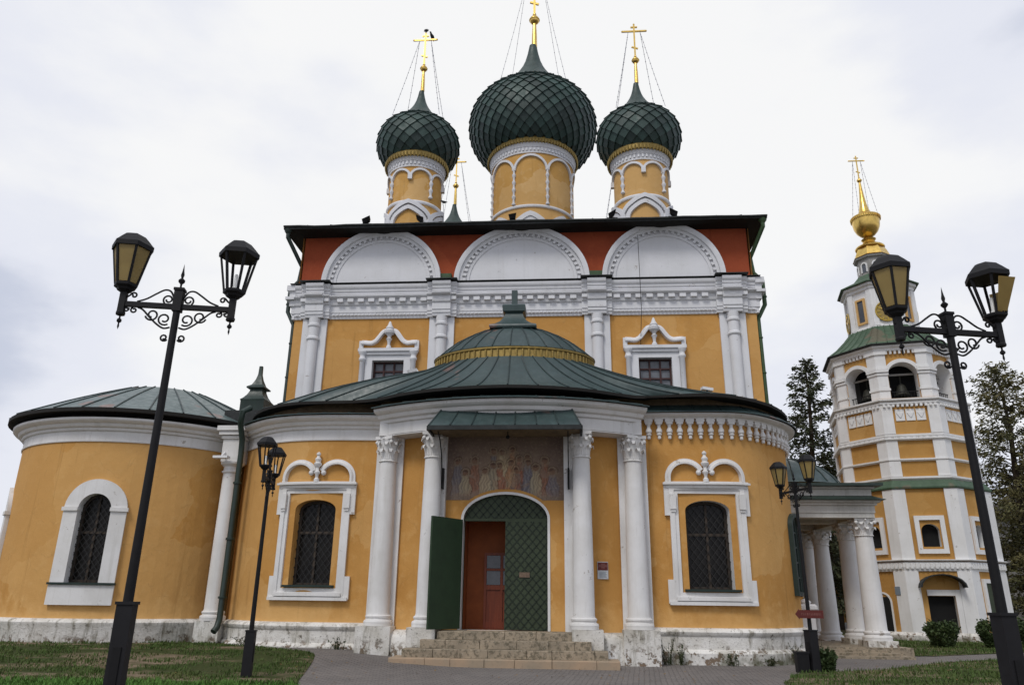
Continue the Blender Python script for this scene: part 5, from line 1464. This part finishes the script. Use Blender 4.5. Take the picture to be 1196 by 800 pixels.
def lamp(loc, zj, yaw, label, p1, p2, boxh, boxw, lean=0., clutter=0):
    root = thing('street_lamp', label, 'street lamp', (0,0,0), 'wrought iron street lamps around the cathedral')
    rb = MB(); rb.box(-boxw/2, boxw/2, -boxw/2, boxw/2, -.35, boxh-.03); rb.box(-boxw/2-.012, boxw/2+.012, -boxw/2-.012, boxw/2+.012, boxh-.03, boxh)
    b = link('base_box', rb, 'lamp_base', root, 0)
    ht = MB(); ht.box(-boxw*.24, boxw*.24, -boxw/2-.012, -boxw/2, boxh*.32, boxh*.72); link('hatch', ht, 'black_iron', b, 0)
    ps = MB(); ps.lathe([(.052,boxh),(.048,zj*.5),(.042,zj-.8),(.040,zj+.20)], 0, 0, 12); ps.box(-.05,.05,-.05,.05,zj-.06,zj+.2); ps.box(-.06,.06,-.06,.06,zj+.2,zj+.23)
    link('post', ps, 'black_iron', root, 40)
    fn = MB(); fn.lathe([(.012,.23),(.012,.29),(.038,.32),(.04,.34),(.012,.37),(.022,.41),(.012,.46),(.0,.56)], 0, 0, 8, cz=zj); link('finial', fn, 'black_iron', root, 40)
    A = .60
    ar = MB(); ar.box(-A, A, -.025, .025, zj-.03, zj+.03); link('arm', ar, 'black_iron', root, 0)
    sc = MB(); t = .0115
    def T(line): sc.tube([(a, 0, c) for a, c in line], t, 6)
    for sg in (-1, 1):
        T([(sg*a, zj+c) for a, c in smooth_curve([(.05,.10),(.10,.19),(.17,.205),(.26,.15),(.36,.08),(.46,.04)], 5)])
        T([(sg*a, zj+c) for a, c in spiral(.115, .085, .06, 1.15, -.9, 1)])
        T([(sg*a, zj+c) for a, c in smooth_curve([(.66,.06),(.58,.09),(.53,.14)], 4)+spiral(.505, .115, .035, 1.0, .9, 1, 12)])
        T([(sg*a, zj-c) for a, c in smooth_curve([(.05,.26),(.12,.275),(.20,.23),(.29,.15),(.38,.06),(.44,.035)], 5)])
        T([(sg*a, zj-c) for a, c in spiral(.125, .16, .078, 1.2, 2.2, -1)])
        T([(sg*a, zj-c) for a, c in spiral(.27, .115, .075, 1.2, .3, 1)])
        T([(sg*a, zj-c) for a, c in spiral(.48, .07, .038, 1.1, -1.2, 1, 12)])
        T([(sg*a, zj-c) for a, c in spiral(.57, .06, .033, 1.1, 3.6, -1, 12)])
        T([(sg*a, zj-c) for a, c in spiral(.095, .39, .045, 1.25, 2.6, -1, 14)])
    link('scrollwork', sc, 'black_iron', root, 60)
    lantern(root, -A-.02, zj+.02, p1); lantern(root, A+.02, zj+.02, p2)
    root.location = (loc[0], loc[1], loc[2]); root.rotation_euler = (lean, 0, yaw)
    return root
lamp((-4.60, 8.0, 0), 4.86, radians(12), 'black lamp post at far left, its right lantern bare of glass', 1, 0, 1.56, .165)
lamp((4.34, 8.4, 0), 4.56, radians(12), 'black lamp post before the bell tower, right lantern with broken slipped panes', 1, [2, 0, 0, 0, 2, 3], 1.56, .165)
lamp((-6.97, 17.2, 0), 4.22, radians(101), 'slim black lamp post before the left lobe window, both lanterns glassless', 0, 0, .96, .20)
lamp((6.20, 21.4, 0), 4.58, radians(-68), 'black lamp post with red arrow sign and two amber lanterns', 1, 1, 1.02, .24)

# ------------------------------------------------------------------ signs, boxes, small things
def arrow_sign():
    t = thing('arrow_sign', 'faded red arrow signboard on the lamp post, pointing left', 'sign', (6.2, 21.36, 1.38))
    m = Path([(5.78, 21.29), (6.70, 21.29)])
    b = MB(); pts = [(0.05,1.40),(.15,1.27),(.15,1.30),(.76,1.30),(.76,1.50),(.15,1.50),(.15,1.53)]
    b.add([m.P(s,z,0) for s,z in pts]+[m.P(s,z,.02) for s,z in pts], [tuple(range(7))[::-1], tuple(range(7,14))]+[(i,(i+1)%7,7+(i+1)%7,7+i) for i in range(7)])
    link('board', b, 'sign_red', t, 0)
    tx = MB(); rnd = random.Random(9); s = .2
    while s < .68:
        w = rnd.choice((.03,.04,.045)); tx.mbox(m, s, s+w*.35, 1.37, 1.43, .02, .0225); tx.mbox(m, s+w*.35, s+w*.8, rnd.choice((1.37,1.40)), rnd.choice((1.41,1.43)), .02, .0225); s += w+.012
    link('lettering', tx, 'sign_text', t, 0)
    cl = MB(); cl.box(6.14, 6.26, 21.31, 21.47, 1.34, 1.46); link('clamp', cl, 'black_iron', t, 0)
arrow_sign()
def notice():
    x, z = .95, 2.50; y = 22.84
    t = thing('notice_board', 'small red and white notice on the yellow wall between two right columns', 'sign', (x, y, z))
    # wall here runs slightly back to the right
    m = Path([(x-.17, y-.05), (x+.17, y+.04)])
    b = MB(); b.mbox(m, .01, .33, z-.24, z+.24, .02, .04); link('board', b, 'sign_white', t, 0)
    r = MB(); r.mbox(m, .02, .32, z+.0, z+.22, .04, .043); link('red_panel', r, 'sign_red', t, 0)
    e = MB(); e.mbox(m, .05, .30, z+.09, z+.15, .043, .0455); e.mbox(m, .12, .23, z+.05, z+.19, .043, .045); link('emblem', e, 'sign_text', t, 0)
    p = MB()
    for i in range(5): p.mbox(m, .06, .28-.03*(i % 2), z-.05-i*.035, z-.035-i*.035, .04, .0425)
    link('print', p, 'sign_print', t, 0)
notice()
def utility_box():
    t = thing('utility_box', 'small dark metal cabinet at the foot of the lamp with red arrow', 'box', (5.93, 21.35, 0))
    b = MB(); b.box(5.74, 6.04, 21.2, 21.45, 0, .46); b.box(5.72, 6.06, 21.18, 21.47, .46, .50); link('cabinet', b, 'lamp_base', t, 0)
    d = MB(); d.box(5.77, 6.01, 21.185, 21.2, .05, .43); link('door', d, 'black_iron', t, 0)
utility_box()
def gate_post():
    t = thing('gate_post', 'short white plastered post behind the lamp with red arrow', 'post', (7.93, 27.6, 0))
    b = MB(); sqf(b, 7.93, 27.6, [(.22,-.2),(.22,1.35),(.26,1.38),(.26,1.46),(.30,1.50),(.30,1.60),(.24,1.66)]); link('shaft', b, 'white_plaster', t, 0)
    b = MB(); b.lathe([(.16,1.66),(.2,1.72),(.12,1.8),(0,1.84)], 7.93, 27.6, 12); link('cap', b, 'white_plaster', t)
gate_post()
def security_camera():
    t = thing('security_camera', 'white security camera above the roof in front of the left upper window', 'camera', (-5.6, 26.2, 8.6))
    b = MB(); b.bar((-5.80,26.05,9.52), (-5.54,26.25,9.64), .14, .11); b.bar((-5.54,26.25,9.64), (-5.40,26.25,9.46), .12, .08); link('housing', b, 'camera_white', t, 0)
    b = MB(); b.tube([(-5.58,26.3,8.3),(-5.58,26.25,9.54)], .035, 6); b.box(-5.68,-5.48,26.2,26.4,9.2,9.4); link('bracket', b, 'black_iron', t)
    t = thing('floodlight', 'white floodlight lying at the right end of the porch roof', 'floodlight', (4.9, 26.2, 8.5))
    b = MB(); b.bar((4.74,26.15,8.83), (5.12,26.25,8.79), .2, .10); link('housing', b, 'camera_white', t, 0)
    b = MB(); b.tube([(4.93,26.25,8.1),(4.93,26.2,8.8)], .035, 6); link('bracket', b, 'black_iron', t)
security_camera()

# birds
def bird(loc, yaw, s, label):
    t = thing('bird', label, 'bird', (0,0,0), 'birds perched on the crosses')
    b = MB(); rings = [(-.20,.07,.012,.03),(-.12,.10,.035,.035),(-.04,.13,.062,.06),(.04,.17,.066,.066),(.10,.22,.05,.05),(.13,.255,.042,.042),(.165,.27,.036,.036),(.19,.268,.014,.014),(.235,.26,.004,.004)]
    n = 8; vs = []
    for x, z, rw, rh in rings:
        for k in range(n): vs.append((x*s, rw*s*cos(2*pi*k/n), (z+rh*sin(2*pi*k/n))*s))
    fs = [(i*n+k, i*n+(k+1)%n, (i+1)*n+(k+1)%n, (i+1)*n+k) for i in range(len(rings)-1) for k in range(n)]
    fs += [tuple(range(n))[::-1], tuple(range((len(rings)-1)*n, len(rings)*n))]; b.add(vs, fs)
    b.tube([(.0,.03*s,.12*s),(.01*s,.03*s,0)], .008*s, 4); b.tube([(.0,-.03*s,.12*s),(.01*s,-.03*s,0)], .008*s, 4)
    link('body', b, 'bird_black', t, 60)
    for sg in (-1, 1):
        w = MB(); w.add([(.08*s,sg*.05*s,.21*s),(-.02*s,sg*.075*s,.19*s),(-.24*s,sg*.03*s,.07*s),(-.05*s,sg*.06*s,.11*s),(.08*s,sg*.065*s,.20*s),(-.02*s,sg*.085*s,.18*s),(-.24*s,sg*.04*s,.065*s),(-.05*s,sg*.072*s,.105*s)], [(0,1,2,3),(4,7,6,5),(0,4,5,1),(1,5,6,2),(2,6,7,3),(3,7,4,0)]); link('wing', w, 'bird_black', t)
    t.location = loc; t.rotation_euler = (0,0,yaw); return t
XL = XA-5.37+.04
bird((XL, 31.5, 27.35+.12+2.1), 2.2, 1.15, 'dark bird on the very top of the left dome cross')
bird((XL+.33, 31.5, 27.35+.12+1.72), -1.9, 1.15, 'dark bird on the right arm of the left dome cross')
def wire_bird():
    t = thing('roof_pole', 'thin metal pole on the main eave between the left and centre domes', 'pole', (-4.96, 27.2, 16.3))
    b = MB(); b.tube([(-4.96,27.2,16.2),(-5.0,27.2,17.0)], .012, 5); link('pole', b, 'wire_metal', t)
wire_bird()
bird((-5.0, 27.2, 17.0), 2.4, 1.0, 'dark bird on the thin pole above the main eave')

# ------------------------------------------------------------------ vegetation
def conifer(loc, H, W, seed, mat, label, name='conifer_tree', dens=1., low=.12, droop=.35, group='tall conifers beyond the cathedral', leaf_s=.30, pw=.62):
    rnd = random.Random(seed)
    t = thing(name, label, 'tree', loc, group)
    x0, y0, z0 = loc
    tr = MB(); bend = [(x0+.12*sin(i*1.3+seed), y0+.1*cos(i*1.7+seed), z0-.2+H*i/8) for i in range(9)]
    tr.tube(bend, [.021*H*(1-i/8.4)+.02 for i in range(9)], 8)
    lf = MB(); nb = int(H*4.4*dens)
    for i in range(nb):
        q = (i+rnd.random())/nb; z = z0+H*(low+(1-low)*q*.985); prof = (1-q)**pw*(.55+.45*rnd.random())*min(1, .55+q*3)
        ln = W/2*prof+.25; a = i*2.4+rnd.uniform(-.5,.5); k = min(8, int((z-z0)/H*8)); bx, by = bend[k][0], bend[k][1]
        pts = []; up = .25+.35*q
        for s_ in range(6):
            u = s_/5; pts.append(Vector((bx+cos(a)*ln*u, by+sin(a)*ln*u, z+ln*(up*u-droop*1.6*u*u*(1.1-q)))))
        tr.tube(pts, [.045*(1-s_/5.5)*(1-q*.6)+.008 for s_ in range(6)], 4)
        nl = int((12+ln*46)*dens)
        for _ in range(nl):
            u = rnd.uniform(.12, 1.02)**.8; j = min(4, int(u*5)); p = pts[j].lerp(pts[j+1], min(1, u*5-j))
            sp = .10+.20*ln*u*(1.1-u*.6)*.8
            p = p+Vector((rnd.gauss(0,sp*.8), rnd.gauss(0,sp*.8), rnd.gauss(-.10,.16)))
            d = Vector((cos(a)+rnd.gauss(0,.7), sin(a)+rnd.gauss(0,.7), rnd.gauss(-.35,.45))).normalized()
            l = leaf_s*rnd.uniform(.5,1.25); w = l*rnd.uniform(.13,.24); s2 = d.cross(Vector((rnd.gauss(0,1),rnd.gauss(0,1),rnd.gauss(0,1)))).normalized()*w
            lf.add([p-d*l*.5, p+s2, p+d*l*.5, p-s2], [(0,1,2,3)])
    link('trunk', tr, 'bark', t, 50); link('crown', lf, mat, t, 0)
    return t
conifer((16.6, 52.0, 0), 18.2, 7.4, 11, 'leaf_spruce', 'dark spruce standing between the cathedral and the bell tower', 'spruce_tree', 1.3, .10, .42, leaf_s=.32)
conifer((28.9, 51.0, 0), 17.3, 8.6, 12, 'leaf_larch', 'olive brown larch with pointed top just right of the bell tower', 'larch_tree', 1.55, .08, .16, leaf_s=.27, pw=.45)
conifer((33.2, 51.0, 0), 14.6, 7.4, 13, 'leaf_larch', 'drooping larch at the right edge of the photo', 'larch_tree', 1.45, .10, .30, leaf_s=.27, pw=.45)
conifer((19.6, 58.0, 0), 11.5, 7.0, 14, 'leaf_spruce', 'low dark spruce seen between the portico columns', 'spruce_tree', 1.4, .24, .45, leaf_s=.36)
conifer((31.5, 55.0, 0), 11.0, 8.0, 15, 'leaf_dark', 'dark tree in front of the grey house behind the larch', 'larch_tree', 1.3, .14, .3, leaf_s=.36)
def bush(loc, w, h, seed, label, mat='leaf_shrub', n=2600, name='shrub', top=True, ls=.10):
    rnd = random.Random(seed); x0, y0, z0 = loc
    t = thing(name, label, 'bush', loc, 'shrubs on the lawns')
    st = MB(); lf = MB()
    for i in range(14):
        a = rnd.uniform(0, 2*pi); r = rnd.uniform(.3, .95)*w/2; e = (x0+r*cos(a), y0+r*sin(a), z0+h*rnd.uniform(.6, .95))
        st.tube([(x0+.06*cos(a), y0+.06*sin(a), z0-.05), (x0+.5*r*cos(a), y0+.5*r*sin(a), z0+h*.4), e], [.022,.014,.005], 4)
    for i in range(n):
        a = rnd.uniform(0, 2*pi); u = rnd.random(); zz = rnd.uniform(.04, 1.0)
        env = (.52+.48*min(1, zz*1.5))*(1.0 if zz < .86 else .86)*(1+.13*sin(3*a+seed)+.10*sin(5*a+zz*7+seed)+.08*sin(11*a+zz*13))
        r = w/2*env*(u**.28); p = Vector((x0+r*cos(a), y0+r*sin(a), z0+h*zz*(1+.05*sin(5*a+seed*2))))
        if zz > .85 and rnd.random() < .16 and top: p.z += rnd.uniform(.02, .28)*h*.6
        d = Vector((rnd.gauss(cos(a),.8), rnd.gauss(sin(a),.8), rnd.gauss(.5,.7))).normalized(); l = ls*rnd.uniform(.6,1.4)
        s2 = d.cross(Vector((rnd.gauss(0,1),rnd.gauss(0,1),rnd.gauss(0,1)))).normalized()*l*.36
        lf.add([p-d*l*.5, p+s2, p+d*l*.5, p-s2], [(0,1,2,3)])
    link('stems', st, 'bark', t, 50); link('foliage', lf, mat, t, 0); return t
bush((15.55, 35.2, 0), 1.25, .98, 21, 'clipped round shrub before the bell tower door', n=4200)
bush((17.9, 35.6, 0), 1.35, 1.05, 22, 'clipped shrub before the green shutter of the bell tower', n=4200)
bush((19.9, 36.2, 0), 1.5, 1.1, 23, 'clipped shrub at right edge behind the lamp base', n=3600)
bush((6.58, 21.5, 0), .46, .50, 24, 'small leafy bush at the foot of the arrow sign lamp', n=1500, ls=.085)

# weeds along the foot of the walls
def weeds():
    rnd = random.Random(31)
    spots = [(RL, 1.0, .42, .75, 'tall dark weed by the pedestal of the rightmost porch column'), (RL, 1.35, .30, .55, 'weed tuft beside the rightmost porch pedestal'),
             (RL, 2.75, .30, .30, 'low weed under the left side of right lobe window'), (RL, 3.7, .25, .25, 'low weed beneath the middle of the right lobe'),
             (RL, 4.75, .36, .62, 'thin weed near the right end of the lobe plinth'), (RL, 6.0, .40, .58, 'thin weed at the far right bend of the plinth'),
             (LL, 5.3, .45, .34, 'low weed along the left lobe plinth'), (LL, 6.6, .35, .40, 'weed tuft left of the leftmost porch pedestal'), (LL, 2.4, .4, .3, 'weed tuft under the left lobe window')]
    for m, s, w, h, lab in spots:
        p = m.P(s, 0, .42); z0 = gz(p.x, p.y); t = thing('weed_plant', lab, 'weed', (p.x, p.y, z0), 'weeds along the church walls')
        st = MB(); lf = MB()
        for i in range(9):
            a = rnd.uniform(0, 2*pi); e = Vector((p.x+rnd.gauss(0,w*.4), p.y+rnd.gauss(0,.08), z0+h*rnd.uniform(.5,1.05))); b = Vector((p.x+rnd.gauss(0,w*.15), p.y, z0-.03))
            mid = b.lerp(e,.5)+Vector((rnd.gauss(0,.03),0,.02)); st.tube([b, mid, e], [.008,.006,.003], 4)
            for k in range(16):
                u = rnd.uniform(.1,1.05); q = b.lerp(mid, min(1,u*2)) if u < .5 else mid.lerp(e, u*2-1)
                d = Vector((rnd.gauss(0,1),rnd.gauss(0,1),rnd.gauss(.3,.6))).normalized(); l = rnd.uniform(.03,.075); s2 = d.cross(Vector((rnd.gauss(0,1),rnd.gauss(0,1),1))).normalized()*l*.3
                q = q+d*l*.5; lf.add([q-d*l*.5, q+s2, q+d*l*.5, q-s2], [(0,1,2,3)])
        link('stems', st, 'leaf_weed', t, 50); link('foliage', lf, 'leaf_weed', t, 0)
weeds()

# grass
def grass(name, poly, n, ylo, yhi, xlo, xhi, h0, h1, mat, seed, dens_pow=1.6, patch=True):
    rnd = random.Random(seed); mb = MB(); k = 0; tries = 0
    from mathutils import noise
    while k < n and tries < n*12:
        tries += 1
        y = ylo+(yhi-ylo)*rnd.random()**dens_pow; x = rnd.uniform(xlo, xhi)
        if not inside(poly, x, y): continue
        if patch and noise.noise((x*.9, y*1.4, 3.1)) + .35*noise.noise((x*3, y*3, 1)) >.02+.20*rnd.random(): continue
        h = rnd.uniform(h0, h1)*(.75+.5*noise.noise((x*1.3, y*1.3, 7))); a = rnd.uniform(0, 2*pi); w = rnd.uniform(.0045,.009)*(1+y*.03); b = rnd.uniform(.2,.8)*h; z = gz(x, y)
        ca, sa = cos(a)*w, sin(a)*w; dx, dy = -sin(a)*b, cos(a)*b
        mb.add([(x-ca,y-sa,z), (x+ca,y+sa,z), (x+ca*.7+dx*.35,y+sa*.7+dy*.35,z+h*.62), (x-ca*.7+dx*.35,y-sa*.7+dy*.35,z+h*.62), (x+dx,y+dy,z+h)], [(0,1,2,3),(3,2,4)]); k += 1
    o = link(name, mb, mat, None, 0); o['kind'] = 'stuff'
grass('left_grass', LEFT_LAWN, 70000, 11, 26.5, -22, -4, .04, .12, 'grass_blade', 41)
grass('bright_grass', LEFT_LAWN, 34000, 10.5, 15.6, -16, -4, .07, .20, 'bright_blade', 42, 1.0, False)
grass('right_grass', RIGHT_LAWN, 60000, 12, 30, 4.4, 26, .05, .14, 'grass_blade', 43, 1.2, False)
grass('far_grass', TOWER_LAWN, 16000, 29, 42, 11.5, 34, .06, .16, 'grass_blade', 44, 1.0, False)

# ------------------------------------------------------------------ houses in the background
def house(name, label, x0, x1, y0, y1, h, mat, roof_h, wins, up=None, doors=()):
    t = thing(name, label, 'house', ((x0+x1)/2, (y0+y1)/2, 0))
    b = MB(); b.box(x0, x1, y0, y1, -.2, h); link('wall', b, mat, t, 0)
    r = MB(); o = .5; ym = (y0+y1)/2
    vs = [(x0-o,y0-o,h),(x1+o,y0-o,h),(x1+o,y1+o,h),(x0-o,y1+o,h),(x0+1.5,ym,h+roof_h),(x1-1.5,ym,h+roof_h)]
    r.add(vs, [(0,1,5,4),(1,2,5),(2,3,4,5),(3,0,4),(3,2,1,0)]); link('roof', r, 'house_roof', t, 0)
    tr = MB(); tr.box(x0-.06, x1+.06, y0-.06, y0-.003, 0, .5); tr.box(x0-.1, x1+.1, y0-.12, y0-.003, h-.35, h-.003)
    for x in (x0, x1): tr.box(x-.2, x+.2, y0-.08, y0-.004, .5, h-.35)
    link('trim', tr, 'tower_white', t, 0)
    if up:
        u = MB(); u.box(x0+.2, x1-.2, y0-.04, y0-.002, up, h-.36); link('upper_storey', u, 'yellow_plaster', t, 0)
    m = Path([(x0, y0-.05), (x1, y0-.05)])
    for s, z0, w, hh in wins:
        f = MB(); f.mribbon(m, [(s-w/2,z0),(s-w/2,z0+hh),(s+w/2,z0+hh),(s+w/2,z0)], rprof(-.09,.09,0,.08), True); f.mbox(m, s-.04, s+.04, z0, z0+hh, 0, .05); f.mbox(m, s-w/2, s+w/2, z0+hh*.62, z0+hh*.62+.07, 0, .05)
        o_ = link('window', f, 'tower_white', t, 0); p = MB(); p.mbox(m, s-w/2, s+w/2, z0, z0+hh, -.02, .02); link('pane', p, 'glass_grey', o_, 0)
    for s, w, hh, mt in doors:
        d = MB(); d.mbox(m, s-w/2, s+w/2, 0, hh, -.02, .06); link('door', d, mt, t, 0)
house('yellow_house', 'low yellow house with white trim seen between the portico columns', 13.5, 27.5, 60, 68, 3.9, 'yellow_plaster', 2.2, [(s, 1.0, 1.0, 1.7) for s in (1.5, 4.2, 7.2, 9.8, 12.4)], None, [(5.8, 1.1, 2.3, 'dark_wood')])
house('grey_house', 'grey and yellow two storey house behind the trees at right', 33.5, 52, 56, 66, 8.2, 'house_grey', 2.6, [(s, z, 1.1, 1.8) for s in (1.6, 4.4, 7.2, 10, 12.8, 15.6) for z in (3.0, 5.9)]+[(s, .8, 1.1, 1.5) for s in (4.4, 10, 12.8)], 5.3, [(1.7, 1.3, 2.4, 'brown_wall'), (7.2, 1.3, 2.3, 'sign_red')])

def fallen_leaves():
    rnd = random.Random(77); mb = MB()
    for _ in range(900):
        x = rnd.uniform(-14, 13); y = rnd.uniform(13, 30)
        if y > 20.7 and -11 < x < 7.8: continue
        z = gz(x, y)+.022; a = rnd.uniform(0, 2*pi); l = rnd.uniform(.025, .055); w = l*.5; t = rnd.uniform(-.012, .02)
        ca, sa = cos(a), sin(a)
        mb.add([(x-ca*l, y-sa*l, z), (x+sa*w, y-ca*w, z+.006), (x+ca*l, y+sa*l, z+t+.01), (x-sa*w, y+ca*w, z+.008)], [(0,1,2,3)])
    o = link('fallen_leaves', mb, 'leaf_litter', None, 0); o['kind'] = 'stuff'
leaf('leaf_litter', (.20, .12, .035), (.14, .075, .03), (.30, .20, .06))
fallen_leaves()
